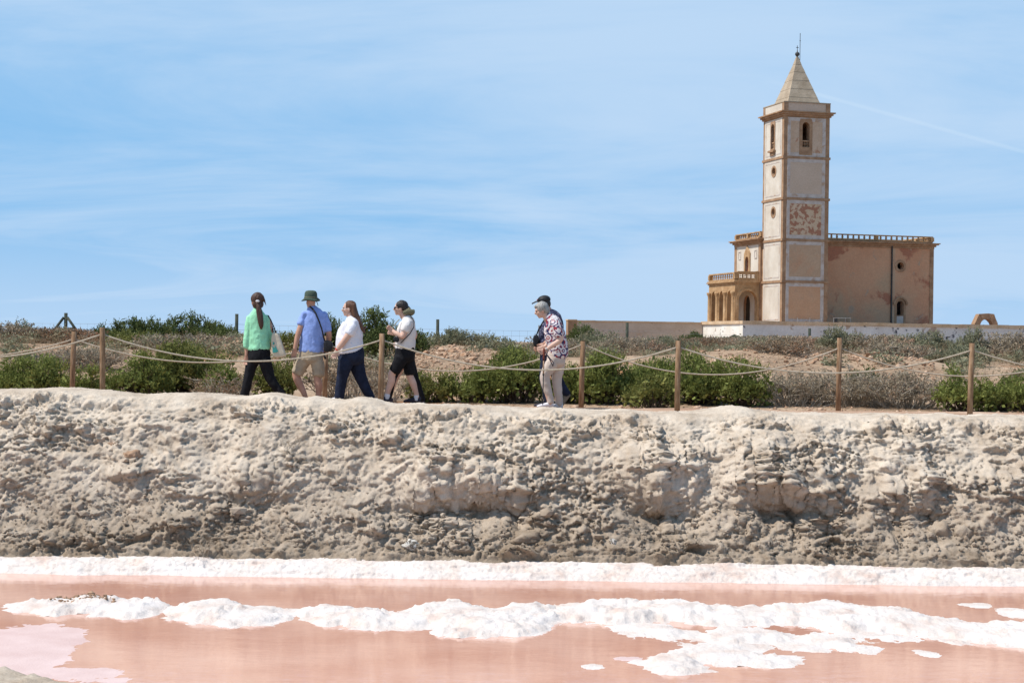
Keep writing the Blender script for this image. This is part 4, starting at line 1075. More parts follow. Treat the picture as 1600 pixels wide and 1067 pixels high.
def lumps_for(w, dp, h, r, spiky=0.0):
    n = int(7+6*w*dp*1.6); n = min(n, 34)
    L = []
    for _ in range(n):
        a = r.uniform(0, 2*math.pi); q = math.sqrt(r.uniform(0, 1))*0.80
        x, y = q*math.cos(a)*w/2, q*math.sin(a)*dp/2
        top = h*(1-0.60*q**2.2)*r.uniform(0.50, 1.10)
        s = r.uniform(0.11, 0.25)*min(1.0, 0.5+0.4*w)*(0.8+0.5*h)
        zc_ = max(0.02, top-s*0.8)
        L.append((x, y, zc_, s, s*r.uniform(0.8, 1.1)))
        if zc_ > 0.28*h+s*0.4: L.append((x*1.06, y*1.06, zc_*0.45, s*1.1, s))
    return L
def gen_bush(w, dp, h, seed, leaf=0.038, dens=230, up=0.75, spr=0.13, inner=0.5, ragged=0.5):
    r = np.random.default_rng(seed)
    L = lumps_for(w, dp, h, r)
    C = []; Dv = []; Le = []; Wd = []
    S0 = []; S1 = []; S2 = []
    for (x, y, z, s, sz) in L:
        n = max(12, int(dens*s*s*7))
        dv = r.normal(size=(n, 3)); dv[:, 2] = np.abs(dv[:, 2])*0.9-0.15; dv /= np.linalg.norm(dv, axis=1, keepdims=True)
        base = np.array([x, y, z])+dv*np.array([s, s, sz])*r.uniform(0.45, 0.92, size=(n, 1))
        dirv = dv*0.55+np.array([0, 0, up])+r.normal(size=(n, 3))*0.28
        dirv /= np.linalg.norm(dirv, axis=1, keepdims=True)
        ln = spr*r.uniform(0.45, 1.0, n)*(1+ragged*(r.uniform(size=n) > 0.86)*r.uniform(0.6, 1.6, n))
        ok = base[:, 2] > 0.0; base, dirv, ln = base[ok], dirv[ok], ln[ok]; n = len(base)
        k = 7
        t = np.linspace(0.05, 1.0, k)[None, :, None]
        pts = (base[:, None, :]+dirv[:, None, :]*ln[:, None, None]*t).reshape(-1, 3)
        dd = (dirv[:, None, :]*0.9+r.normal(size=(n, k, 3))*0.62).reshape(-1, 3)
        C.append(pts); Dv.append(dd); Le.append(leaf*r.uniform(0.6, 1.25, n*k)); Wd.append(leaf*0.42*r.uniform(0.7, 1.3, n*k))
        m = int(n*inner)
        ib = np.array([x, y, z])+r.normal(size=(m, 3))*np.array([s, s, sz])*0.42
        ib[:, 2] = np.maximum(ib[:, 2], 0.01)
        C.append(ib); Dv.append(r.normal(size=(m, 3))); Le.append(leaf*2.2*r.uniform(0.7, 1.3, m)); Wd.append(leaf*1.5*r.uniform(0.7, 1.3, m))
        m = max(3, int(s*30))
        e = np.array([x, y, z])+r.normal(size=(m, 3))*s*0.45
        b0 = np.stack([x*0.35+r.normal(size=m)*0.06*w, y*0.35+r.normal(size=m)*0.06*dp, np.full(m, -0.05)], 1)
        S0.append(b0); S2.append(e); S1.append((b0+e)/2+np.array([0, 0, 0.05])+r.normal(size=(m, 3))*0.05)
    lv, lf = quads(np.concatenate(C), np.concatenate(Dv), np.concatenate(Le), np.concatenate(Wd), r)
    sv, sf = ribbons(np.concatenate(S0), np.concatenate(S1), np.concatenate(S2), np.full(sum(len(a) for a in S0), 0.016), r)
    return lv, lf, sv, sf
def gen_dry(w, dp, h, seed, dens=1.0, leafy=0.5, leaf=0.022, tw=0.008):
    """tangle of dry twigs with a haze of tiny leaves"""
    r = np.random.default_rng(seed)
    n = int(115*dens*max(0.4, w*dp))
    a = r.uniform(0, 2*math.pi, n); q = np.sqrt(r.uniform(0, 1, n))
    b0 = np.stack([q*np.cos(a)*w*0.36, q*np.sin(a)*dp*0.36, np.full(n, -0.03)], 1)
    hh = h*r.uniform(0.45, 1.0, n)*(1-0.5*q**2)
    e = b0+np.stack([np.cos(a)*q*w*0.16+r.normal(size=n)*0.13, np.sin(a)*q*dp*0.16+r.normal(size=n)*0.13, hh], 1)
    m1 = b0*0.55+e*0.45+r.normal(size=(n, 3))*0.05
    P0, P1, P2, Wd = [b0], [m1], [e], [np.full(n, tw*1.4)]
    for lev in range(2):
        k = 3 if lev == 0 else 2
        src = np.repeat(np.concatenate(P2) if lev == 0 else P2[-1], k, 0); st = np.repeat(np.concatenate(P1) if lev == 0 else P1[-1], k, 0)
        t = r.uniform(0.2, 1.0, (len(src), 1)); s = st+(src-st)*t
        d = (src-st); d = d/(np.linalg.norm(d, axis=1, keepdims=True)+1e-6)+r.normal(size=d.shape)*0.6; d[:, 2] = np.abs(d[:, 2])*0.8
        ln = r.uniform(0.06, 0.20, (len(src), 1))*(0.7+0.4*h)
        P0.append(s); P1.append(s+d*ln*0.5+r.normal(size=s.shape)*0.012); P2.append(s+d*ln); Wd.append(np.full(len(s), tw*(0.85-0.25*lev)))
    A, B, Cc, Wx = np.concatenate(P0), np.concatenate(P1), np.concatenate(P2), np.concatenate(Wd)
    top = h*1.02; over = Cc[:, 2] > top
    Cc[over, 2] = top-0.1*r.uniform(size=over.sum())*h
    sv, sf = ribbons(A, B, Cc, Wx, r)
    k = int(len(A)*leafy*2)
    idx = r.integers(0, len(A), k); t = r.uniform(0.3, 1.0, (k, 1))
    c = B[idx]+(Cc[idx]-B[idx])*t
    lv, lf = quads(c, r.normal(size=(k, 3))+np.array([0, 0, 0.6]), leaf*r.uniform(0.6, 1.4, k), leaf*0.5*r.uniform(0.7, 1.3, k), r)
    return lv, lf, sv, sf

# (column, top row, width px, distance, kind, name, label)
SHRUBS = [
 (-55, 545, 150, 29.1, 'bright', 'green_shrub', 'green shrub cut off by the left edge of the picture'),
 (55, 551, 125, 28.9, 'bright', 'green_shrub', 'low green shrub at far left, below the sagging rope'),
 (135, 576, 60, 28.5, 'bright', 'green_shrub', 'small green shrub at the foot of the paired left posts'),
 (212, 549, 110, 29.1, 'bright', 'green_shrub', 'dense green shrub just right of the leftmost near post'),
 (300, 536, 150, 29.9, 'olive', 'green_shrub', 'wide yellowish green shrub left of the walker in green'),
 (360, 552, 90, 28.9, 'bright', 'green_shrub', 'green shrub touching the leg of the walker in green'),
 (345, 586, 60, 28.1, 'brown', 'dry_shrub', 'small brown dry tuft on the path edge left of the walker in green'),
 (432, 556, 80, 29.5, 'olive', 'green_shrub', 'olive shrub between the walker in green and the man in the hat'),
 (545, 558, 90, 29.7, 'brown', 'dry_shrub', 'brown dry shrub behind the woman in navy trousers'),
 (592, 571, 60, 28.9, 'grey', 'dry_shrub', 'greyish dry shrub behind the second near post'),
 (672, 566, 90, 29.3, 'olive', 'green_shrub', 'olive green shrub right of the walker in black shorts'),
 (738, 570, 100, 29.3, 'bright', 'green_shrub', 'rounded green shrub midway between the two groups of walkers'),
 (808, 556, 95, 29.3, 'bright', 'green_shrub', 'tall green shrub directly left of the grey haired woman'),
 (880, 568, 80, 29.5, 'bright', 'green_shrub', 'green shrub directly behind the grey haired woman'),
 (945, 552, 100, 29.3, 'bright', 'green_shrub', 'deep green shrub right of the far post beside the grey haired woman'),
 (1015, 544, 110, 29.9, 'bright', 'green_shrub', 'largest green shrub left of the third near post'),
 (1090, 556, 115, 29.5, 'bright', 'green_shrub', 'broad green shrub right of the third near post'),
 (1157, 568, 90, 29.1, 'bright', 'green_shrub', 'feathery green shrub at the right end of the long green row'),
 (1020, 586, 80, 28.3, 'olive', 'green_shrub', 'small yellowish green shrub in front of the long green row'),
 (1500, 580, 90, 28.6, 'bright', 'green_shrub', 'low green shrub left of the last near post'),
 (1572, 570, 120, 28.9, 'bright', 'green_shrub', 'tall green shrub right of the last near post'),
 (1660, 562, 130, 29.1, 'bright', 'green_shrub', 'green shrub mostly cut off by the right edge of the picture'),
 (235, 497, 90, 45.0, 'dark', 'dark_shrub', 'dark shrub on the left mound skyline, left half of the clump'),
 (300, 494, 110, 46.0, 'dark', 'dark_shrub', 'highest dark shrub on the left mound skyline'),
 (345, 512, 70, 45.0, 'dark', 'dark_shrub', 'dark shrub at the right end of the left mound clump'),
 (184, 492, 22, 43.0, 'dark', 'dark_shrub', 'thin upright dark sprig on the skyline right of the second left post'),
 (37, 504, 30, 43.0, 'dark', 'dark_shrub', 'little dark green sprig on the skyline at far left'),
 (150, 512, 60, 44.0, 'dark', 'dark_shrub', 'low dark shrub on the skyline behind the paired left posts'),
 (518, 500, 60, 40.0, 'dark', 'dark_shrub', 'dark shrub seen right of the man in the hat'),
 (588, 489, 70, 38.0, 'dark', 'dark_shrub', 'tall dark shrub on the skyline between the two women in white shirts'),
 (640, 512, 60, 40.0, 'dark', 'dark_shrub', 'dark shrub peeking out behind the walker in black shorts'),
 (706, 517, 110, 47.0, 'sage', 'grey_green_shrub', 'grey green shrub at the foot of the lone dark fence post'),
 (772, 524, 80, 47.0, 'sage', 'grey_green_shrub', 'low grey green shrub above the bare red earth'),
 (800, 545, 50, 35.0, 'dark', 'dark_shrub', 'narrow dark shrub beside the bare red earth left of the grey haired woman'),
 (915, 513, 70, 60.0, 'dark', 'dark_shrub', 'dark shrub at the left end of the pinkish boundary wall'),
 (945, 520, 120, 55.0, 'sage', 'grey_green_shrub', 'grey green shrub in front of the pinkish boundary wall'),
 (1045, 524, 120, 58.0, 'sage', 'grey_green_shrub', 'pale grey green shrub before the right part of the pinkish wall'),
 (1082, 520, 45, 90.0, 'dark', 'dark_shrub', 'dark green bush against the wall where it turns white'),
 (985, 530, 90, 50.0, 'grey', 'dry_shrub', 'grey dry shrub below the post at the pinkish wall'),
 (1120, 530, 110, 60.0, 'brown', 'dry_shrub', 'brownish dry shrub below the white wall corner'),
 (1215, 527, 120, 52.0, 'grey', 'dry_shrub', 'grey dry shrub below the tower'),
 (1310, 514, 75, 50.0, 'sage', 'grey_green_shrub', 'dark olive mound of scrub behind the fourth far post'),
 (1370, 526, 100, 50.0, 'grey', 'dry_shrub', 'grey dry shrub below the nave window'),
 (1440, 520, 120, 50.0, 'sage', 'grey_green_shrub', 'pale sage shrub below the right end of the nave'),
 (1518, 518, 70, 48.0, 'sage', 'grey_green_shrub', 'sage shrub right under the ruined arch'),
 (1575, 524, 100, 48.0, 'grey', 'dry_shrub', 'grey dry shrub against the wall at the right edge'),
 (1500, 545, 150, 38.0, 'sage', 'grey_green_shrub', 'broad dusty shrub behind the last near post'),
 (1222, 557, 75, 36.0, 'brown', 'dry_shrub', 'dark tangled dead shrub on the bare earth right of the long green row'),
 (1400, 558, 70, 37.0, 'grey', 'dry_shrub', 'small grey tangle on the orange earth right of the fourth far post'),
 (1235, 586, 110, 29.5, 'grey', 'dry_shrub', 'silvery dry shrub at path edge left of the fourth far post'),
 (1335, 582, 120, 29.7, 'grey', 'dry_shrub', 'silvery dry shrub at path edge right of the fourth far post'),
 (1415, 586, 110, 29.3, 'grey', 'dry_shrub', 'silvery dry shrub left of the low green shrub at right'),
 (1345, 578, 45, 31.8, 'dark', 'dark_shrub', 'small green clump poking out of the silvery dry shrubs'),
 (128, 546, 100, 33.0, 'grey', 'dry_shrub', 'grey dry shrub behind the paired left posts'),
 (10, 505, 70, 42.0, 'grey', 'dry_shrub', 'tall grey dry shrub on the skyline at the left edge'),
 (85, 516, 110, 42.0, 'brown', 'dry_shrub', 'brown dry shrub below the braced dark post'),
 (215, 520, 110, 41, 'olive', 'green_shrub', 'olive shrub on the slope below the left skyline clump'),
 (300, 527, 130, 38.0, 'grey', 'dry_shrub', 'wide grey dry shrub in the middle of the left slope'),
 (440, 520, 70, 40, 'olive', 'green_shrub', 'small olive shrub up the slope behind the tote bag'),
 (865, 530, 90, 46.0, 'grey', 'dry_shrub', 'grey dry shrub behind the head of the far post by the grey haired woman'),
]
for i, (px, yt, wpx, d, kind, name, label) in enumerate(SHRUBS):
    t = at(px, yt, d); g = tz(t.x, d)
    h = max(0.25, t.z-g); w = wpx/F*d; dp = max(0.5, min(1.8, w*0.75))
    far = d > 36
    if kind in ('bright', 'olive'): h *= (0.80, 1.0, 1.16, 0.92, 1.08)[i % 5]
    if kind in ('bright', 'olive'):
        lv, lf, sv, sf = gen_bush(w*1.05, dp, h, 100+i, leaf=0.046, dens=150, spr=0.14, up=1.05, ragged=0.35)
    elif kind == 'dark':
        lv, lf, sv, sf = gen_bush(w*1.05, dp, h, 100+i, leaf=0.062, dens=95, spr=0.18, up=1.1, ragged=0.35)
    elif kind == 'sage':
        lv, lf, sv, sf = gen_bush(w*1.05, dp, h, 100+i, leaf=0.058, dens=95, spr=0.16, up=0.9, ragged=0.3, inner=0.3)
    else:
        lv, lf, sv, sf = gen_dry(w*1.2, dp, h*1.05, 100+i, dens=1.0 if not far else 0.8, leafy=1.5 if kind == 'brown' else 1.2, leaf=0.042 if not far else 0.06, tw=0.012 if not far else 0.018)
    e = empty(name, (t.x, d, g)); tag(e, label, 'shrub', 'shrubs behind the path')
    link('foliage', mesh_np('foliage', lv, lf), M_LEAF[kind], e)
    link('stems', mesh_np('stems', sv, sf), M_TWIG if kind in ('grey', 'brown') else M_STEM, e)

# low scrub that nobody could count, in three looks
def scatter(name, label, kind, n, seed, dr, wr, hr, clear=True, dry=False, far=False, trange=(-1000, 1000)):
    r = np.random.default_rng(seed)
    protos = []
    for k in range(6):
        if dry: lv, lf, sv, sf = gen_dry(1.0, 1.0, 0.8, seed*10+k, dens=0.22 if not far else 0.13, leafy=0.8, leaf=0.035 if not far else 0.08, tw=0.014 if not far else 0.03)
        else: lv, lf, sv, sf = gen_bush(1.0, 1.0, 0.8, seed*10+k, leaf=0.06 if not far else 0.11, dens=26 if not far else 12, spr=0.22, up=0.9, inner=0.3)
        rr = np.random.default_rng(k); q = (190 if not far else 80); nl = len(lf)
        pick = rr.permutation(nl)[:q]; c0 = lv[lf[pick]].mean(1, keepdims=True)
        sc_ = math.sqrt(min(nl, nl/max(1, len(pick))))*(0.62 if not far else 0.5)
        L4 = (lv[lf[pick]]-c0)*max(1.0, min(sc_, 2.6))+c0
        sp_ = rr.permutation(len(sf))[:(110 if not far else 24)]; S4 = sv[sf[sp_]]
        V4 = np.concatenate([L4, S4]).reshape(-1, 3); protos.append((V4, np.arange(len(V4)).reshape(-1, 4)))
    V = []; Fc = []; base = 0; cnt = 0
    while cnt < n:
        d = math.exp(r.uniform(math.log(dr[0]), math.log(dr[1]))); t = r.uniform(*trange); x = t/F*d
        px = 800+t
        if clear and d < 42:
            if (640 < px < 800 and d > 33 and d < 41) or (1090 < px < 1300 and d < 40) or (1325 < px < 1455 and 31 < d < 38) or (345 < px < 390 and d > 36):
                if r.uniform() > 0.26: cnt += 0.2; continue
        if d > 120 and px > 860: cnt += 0.1; continue
        g = tz(x, d)
        w = r.uniform(*wr); h = r.uniform(*hr)
        if d > 60: w *= 1.6
        v, f = protos[r.integers(6)]
        a = r.uniform(0, 2*math.pi); c, s = math.cos(a), math.sin(a)
        q = np.stack([(v[:, 0]*c-v[:, 1]*s)*w+x, (v[:, 0]*s+v[:, 1]*c)*w+d, v[:, 2]*h/0.8+g-0.03], 1)
        V.append(q); Fc.append(f+base); base += len(v); cnt += 1
    o = link(name, mesh_np(name, np.concatenate(V), np.concatenate(Fc)), M_LEAF[kind])
    tag(o, label, kind='stuff')
scatter('dry_scrub', 'low grey dry scrub covering the ground behind the path', 'grey', 230, 41, (30.5, 60), (0.5, 0.9), (0.22, 0.42), dry=True)
scatter('brown_scrub', 'low brown dry scrub behind the path', 'brown', 260, 42, (30.5, 60), (0.4, 0.9), (0.15, 0.38), dry=True)
scatter('sage_scrub', 'low grey green scrub behind the path', 'sage', 230, 43, (33, 62), (0.5, 0.9), (0.22, 0.42))
scatter('far_scrub', 'distant grey green scrub towards the church', 'sage', 560, 44, (60, 142), (0.7, 1.4), (0.2, 0.45), far=True, trange=(-900, 900))
scatter('far_dry_scrub', 'distant dry scrub towards the church', 'grey', 300, 45, (60, 142), (0.7, 1.4), (0.2, 0.42), far=True, dry=True, trange=(-900, 900))
scatter('brown_grass', 'brown dry grass on the left slope', 'brown', 80, 46, (33, 50), (0.5, 0.9), (0.25, 0.45), dry=True, trange=(-850, -440), clear=False)

# rubble on the bare earth slopes: uncountable small stones
def stones(name, label, n, zone, size, mt, seed):
    r = np.random.default_rng(seed); V = []; Fc = []; base = 0
    ico = bmesh.new(); bmesh.ops.create_icosphere(ico, subdivisions=1, radius=1.0)
    iv = np.array([v.co for v in ico.verts]); jf = np.array([[v.index for v in f.verts] for f in ico.faces]); ico.free()
    for _ in range(n):
        p = zone(r)
        if p is None: continue
        s = size*math.exp(r.normal()*0.55)
        q = iv*(1+0.25*r.normal(size=(len(iv), 1)))*np.array([s, s*r.uniform(.6, 1), s*r.uniform(.45, .8)])
        V.append(q+np.array(p)); Fc.append(jf+base); base += len(iv)
    o = link(name, mesh_np(name, np.concatenate(V), np.concatenate(Fc)), mt); tag(o, label, kind='stuff'); return o
M_RUB = mat('earth_rubble', [(0.3, (0.27, 0.150, 0.085, 1)), (0.5, (0.40, 0.255, 0.165, 1)), (0.7, (0.52, 0.385, 0.28, 1))], scale=6, detail=4, rough=0.95)
def z_slope(r):
    k = r.integers(4)
    a, b, d0, d1 = ((640, 800, 33, 42), (1090, 1300, 29.5, 42), (1325, 1460, 30.5, 40), (345, 392, 36, 46))[k]
    d = r.uniform(d0, d1); x = (r.uniform(a, b)-800)/F*d
    return (x, d, tz(x, d)+0.02)
stones('rubble', 'pinkish rubble on the bare earth slopes behind the path', 3200, z_slope, 0.026, M_RUB, 61)
def z_path(r):
    d = r.uniform(27.2, 29.5); x = r.uniform(-9, 9); return (x, d, -0.10)
stones('gravel', 'small stones along the far edge of the path', 900, z_path, 0.018, M_RUB, 62)
M_CLOD = M_BANK
def z_toe(r):
    x = r.uniform(-7.4, 7.4); k = r.integers(0, 60)
    j = np.argmin(np.abs(xsb-x)); q = BANKP[j, np.clip(int(218-abs(r.normal())*27), 60, 224)]
    return (x, q[1]-0.01, q[2]+0.012)
xsb = BANKP[:, 0, 0]
stones('clods', 'loose earth clods at the foot of the bank', 2400, z_toe, 0.013, M_CLOD, 63)

# single rocks one can point at on the bank
M_RROCK = mat('reddish_rock', [(0.3, (0.24, 0.145, 0.09, 1)), (0.7, (0.42, 0.275, 0.18, 1))], scale=5, rough=0.95, bump=0.01, bscale=20)
M_WROCK = mat('pale_veined_rock', [(0.42, (0.10, 0.085, 0.07, 1)), (0.5, (0.62, 0.58, 0.52, 1)), (0.6, (0.20, 0.165, 0.13, 1))], scale=6, dist=2.0, rough=0.9, bump=0.01, bscale=20)
def rock(name, px, py, wpx, hpx, mt, label, seed, sharp=0.25):
    p = bank_hit(px, py)
    bm = bmesh.new(); bmesh.ops.create_icosphere(bm, subdivisions=4, radius=1.0)
    v = np.array([q.co for q in bm.verts]); f = np.array([[q.index for q in ff.verts] for ff in bm.faces]); bm.free()
    s = F/p.y
    n = 1+0.55*fbm(v*1.2+seed*9.1, 3)+0.22*fbm(v*3.5+seed, 4, 0.6)+0.30*np.abs(fbm(v*5+seed, 4, 0.6))
    # flattened facets
    wv, vv = worley(v*1.1+seed*3); n = n*(0.80+0.20*wv+0.30*(vv-0.5))
    v = v*n[:, None]*np.array([wpx/2/s, wpx/2.4/s, hpx/2/s])
    o = link(name, mesh_np(name, v, f, True), mt); o.location = (p.x, p.y+wpx/4.5/s, p.z-hpx/8/s); tag(o, label, 'rock', 'rocks on the bank')
rock('rock', 205, 713, 34, 26, M_RROCK, 'reddish brown rock stuck in the upper left of the bank', 1)
rock('rock', 645, 852, 30, 19, M_WROCK, 'pale veined rock lying at the foot of the bank', 2)
rock('rock', 1473, 832, 48, 50, M_BANK, 'tall leaning boulder at the foot of the bank at right', 3)
rock('rock', 1508, 840, 34, 40, M_BANK, 'grey boulder right beside the tall leaning boulder', 4)
rock('rock', 825, 842, 58, 30, M_BANK, 'low earthy boulder at the foot of the bank near centre', 5)
rock('rock', 1063, 810, 13, 26, M_BANK, 'small upright stone below the dark hollow of the bank', 6)
rock('rock', 960, 848, 13, 22, M_WROCK, 'small pale pointed stone at the foot of the bank', 7)
rock('rock', 178, 694, 20, 14, M_RROCK, 'small dark stone above the reddish rock', 8)
rock('rock', 770, 752, 34, 30, M_BANK, 'rounded earth lump high on the bank, right of centre', 9)
rock('rock', 462, 848, 40, 20, M_BANK, 'flat earth boulder at the foot of the bank, left of centre', 10)
rock('rock', 215, 770, 34, 30, M_BANK, 'earth lump in the lower left of the bank', 11)

# dry weeds rooted in the bank
for px, py, hpx, label, sd_ in ((450, 704, 26, 'small dry weed growing on the upper left of the bank', 301), (318, 868, 30, 'thin dry weed at the foot of the bank, left', 302), (1330, 862, 14, 'tiny dry weed at the foot of the bank, right', 303)):
    q = bank_hit(px, py); h = hpx/F*q.y
    lv, lf, sv, sf = gen_dry(h*1.3, h*1.1, h, sd_, dens=0.28, leafy=0.8, leaf=0.016, tw=0.005)
    e = empty('dry_weed', q); tag(e, label, 'weed', 'weeds on the bank')
    link('foliage', mesh_np('foliage', lv*np.array([1, 1, 1]), lf), M_LEAF['brown'], e); link('stems', mesh_np('stems', sv, sf), M_TWIG, e)

# brown grit lying on the leftmost salt mound
gv = np.array([tuple(v.co+FIRST_MOUND.location) for v in FIRST_MOUND.data.vertices])
gx_ = 800+gv[:, 0]/gv[:, 1]*F
gsel = gv[(gx_ > 78) & (gx_ < 185) & (gv[:, 2] > WATER+0.055)]
gsel = gsel[gsel[:, 1] > np.percentile(gsel[:, 1], 35)]
def z_grit(r):
    q = gsel[r.integers(len(gsel))]; return (q[0], q[1], q[2]+0.006)
stones('grit', 'brown grit strewn along the top of the leftmost salt mound', 110, z_grit, 0.010, M_RROCK, 64)
# ================================================================== PEOPLE
def skinmat(name, a, b): return mat(name, [(0.35, a), (0.65, b)], scale=7, detail=4, rough=0.55, spec=0.35, bump=0.001, bscale=60)
M_SKIN = skinmat('skin', (0.42, 0.215, 0.145, 1), (0.52, 0.29, 0.205, 1))
M_SKINP = skinmat('pale_skin', (0.52, 0.315, 0.235, 1), (0.61, 0.395, 0.305, 1))
def cloth(name, c, var=0.14, rough=0.9, bump=0.010, bs=11, **k):
    a = tuple(x*(1-var) for x in c[:3])+(1,); b = tuple(min(1, x*(1+var)) for x in c[:3])+(1,)
    return mat(name, [(0.3, a), (0.7, b)], scale=9, detail=5, rough=rough, bump=bump, bscale=bs, bdetail=4, spec=0.15, **k)
M_GREEN = cloth('mint_green_cotton', (0.30, 0.645, 0.41, 1))
M_BLUE = cloth('light_blue_cotton', (0.24, 0.335, 0.66, 1))
M_WTEE = cloth('white_cotton', (0.66, 0.65, 0.70, 1), 0.06)
M_WTEE2 = cloth('off_white_cotton', (0.66, 0.62, 0.60, 1), 0.06)
M_BLACK = cloth('black_trouser_cloth', (0.010, 0.010, 0.012, 1), 0.3)
M_NAVY = cloth('navy_denim', (0.014, 0.019, 0.038, 1), 0.35)
M_KHAKI = cloth('khaki_cotton', (0.40, 0.325, 0.235, 1))
M_BEIGE = cloth('beige_trouser_cloth', (0.50, 0.42, 0.365, 1), 0.08)
M_DKNAVY = mat('navy_printed_shirt', [(0.42, (0.018, 0.020, 0.045, 1)), (0.55, (0.05, 0.05, 0.10, 1)), (0.66, (0.20, 0.20, 0.26, 1))], scale=22, detail=2, dist=1.2, rough=0.9, bump=0.008, bscale=11)
M_HATG = cloth('dark_green_hat_cloth', (0.060, 0.082, 0.060, 1), 0.2)
M_OLIVE = cloth('olive_scarf_cloth', (0.145, 0.135, 0.085, 1), 0.2)
M_LEATHER = mat('black_bag_cloth', [(0.4, (0.008, 0.008, 0.010, 1)), (0.6, (0.018, 0.018, 0.021, 1))], rough=0.6, scale=20, spec=0.3, bump=0.003, bscale=40)
M_CANVAS = cloth('cream_canvas', (0.56, 0.49, 0.38, 1), 0.06)
M_TEAL = cloth('teal_print', (0.06, 0.30, 0.27, 1), 0.2)
M_PINKB = cloth('pale_pink_cloth', (0.60, 0.36, 0.24, 1), 0.08)
M_SHOEW = cloth('white_shoe', (0.62, 0.60, 0.62, 1), 0.06)
M_SHOED = cloth('dark_shoe', (0.035, 0.032, 0.045, 1), 0.3)
M_SHOEG = cloth('taupe_shoe', (0.16, 0.135, 0.105, 1), 0.2)
M_GLASS = mat('dark_lens', [(0.4, (0.006, 0.006, 0.008, 1)), (0.6, (0.012, 0.012, 0.014, 1))], rough=0.15, spec=0.6)
M_EYE = mat('eye_dark', [(0.4, (0.02, 0.014, 0.01, 1)), (0.6, (0.05, 0.03, 0.02, 1))], rough=0.2, spec=0.5)
def hairmat(name, a, b): return mat(name, [(0.3, a), (0.7, b)], scale=16, detail=5, rough=0.5, spec=0.4, vecscale=(3, 3, 0.35), bump=0.010, bscale=26)
M_HBROWN = hairmat('brown_hair', (0.028, 0.012, 0.007, 1), (0.085, 0.036, 0.020, 1))
M_HAUB = hairmat('auburn_hair', (0.045, 0.018, 0.009, 1), (0.15, 0.065, 0.033, 1))
M_HDARK = hairmat('dark_hair', (0.008, 0.006, 0.005, 1), (0.028, 0.020, 0.016, 1))
M_HGREY = hairmat('grey_hair', (0.14, 0.13, 0.115, 1), (0.42, 0.40, 0.37, 1))
def paisley():
    m = bpy.data.materials.new('paisley_blouse_cloth'); m.use_nodes = True
    n, l = m.node_tree.nodes, m.node_tree.links
    bs = n['Principled BSDF']; bs.inputs['Roughness'].default_value = 0.85; bs.inputs['Specular IOR Level'].default_value = 0.2
    tcn = n.new('ShaderNodeTexCoord')
    nz_ = n.new('ShaderNodeTexNoise'); nz_.inputs['Scale'].default_value = 7; nz_.inputs['Detail'].default_value = 2; l.new(tcn.outputs['Object'], nz_.inputs['Vector'])
    ad = n.new('ShaderNodeMixRGB'); ad.blend_type = 'ADD'; ad.inputs[0].default_value = 0.10; l.new(tcn.outputs['Object'], ad.inputs[1]); l.new(nz_.outputs['Color'], ad.inputs[2])
    vo = n.new('ShaderNodeTexVoronoi'); vo.inputs['Scale'].default_value = 8; l.new(ad.outputs[0], vo.inputs['Vector'])
    mu = n.new('ShaderNodeMath'); mu.operation = 'MULTIPLY'; mu.inputs[1].default_value = 19.0; l.new(vo.outputs['Distance'], mu.inputs[0])
    si = n.new('ShaderNodeMath'); si.operation = 'SINE'; l.new(mu.outputs[0], si.inputs[0])
    rp = n.new('ShaderNodeValToRGB'); e = rp.color_ramp.elements
    e[0].position, e[0].color = 0.0, (0.03, 0.035, 0.10, 1); e[1].position, e[1].color = 1.0, (0.62, 0.59, 0.60, 1)
    k = e.new(0.30); k.color = (0.05, 0.05, 0.12, 1); k = e.new(0.42); k.color = (0.60, 0.57, 0.58, 1); k = e.new(0.52); k.color = (0.34, 0.035, 0.05, 1); k = e.new(0.68); k.color = (0.66, 0.63, 0.63, 1)
    mr_ = n.new('ShaderNodeMapRange'); mr_.inputs['From Min'].default_value = -1; mr_.inputs['From Max'].default_value = 1; l.new(si.outputs[0], mr_.inputs['Value']); l.new(mr_.outputs[0], rp.inputs[0])
    nb = n.new('ShaderNodeTexNoise'); nb.inputs['Scale'].default_value = 13; l.new(tcn.outputs['Object'], nb.inputs['Vector'])
    gt = n.new('ShaderNodeMapRange'); gt.inputs['From Min'].default_value = 0.50; gt.inputs['From Max'].default_value = 0.56; l.new(nb.outputs['Fac'], gt.inputs['Value'])
    rp2 = n.new('ShaderNodeValToRGB'); e = rp2.color_ramp.elements; e[0].position, e[0].color = 0.30, (0.30, 0.03, 0.045, 1); e[1].position, e[1].color = 0.52, (0.60, 0.55, 0.54, 1); l.new(mr_.outputs[0], rp2.inputs[0])
    mxx = n.new('ShaderNodeMixRGB'); l.new(gt.outputs[0], mxx.inputs[0]); l.new(rp.outputs[0], mxx.inputs[1]); l.new(rp2.outputs[0], mxx.inputs[2])
    l.new(mxx.outputs[0], bs.inputs['Base Color'])
    return m
M_PAIS = paisley()

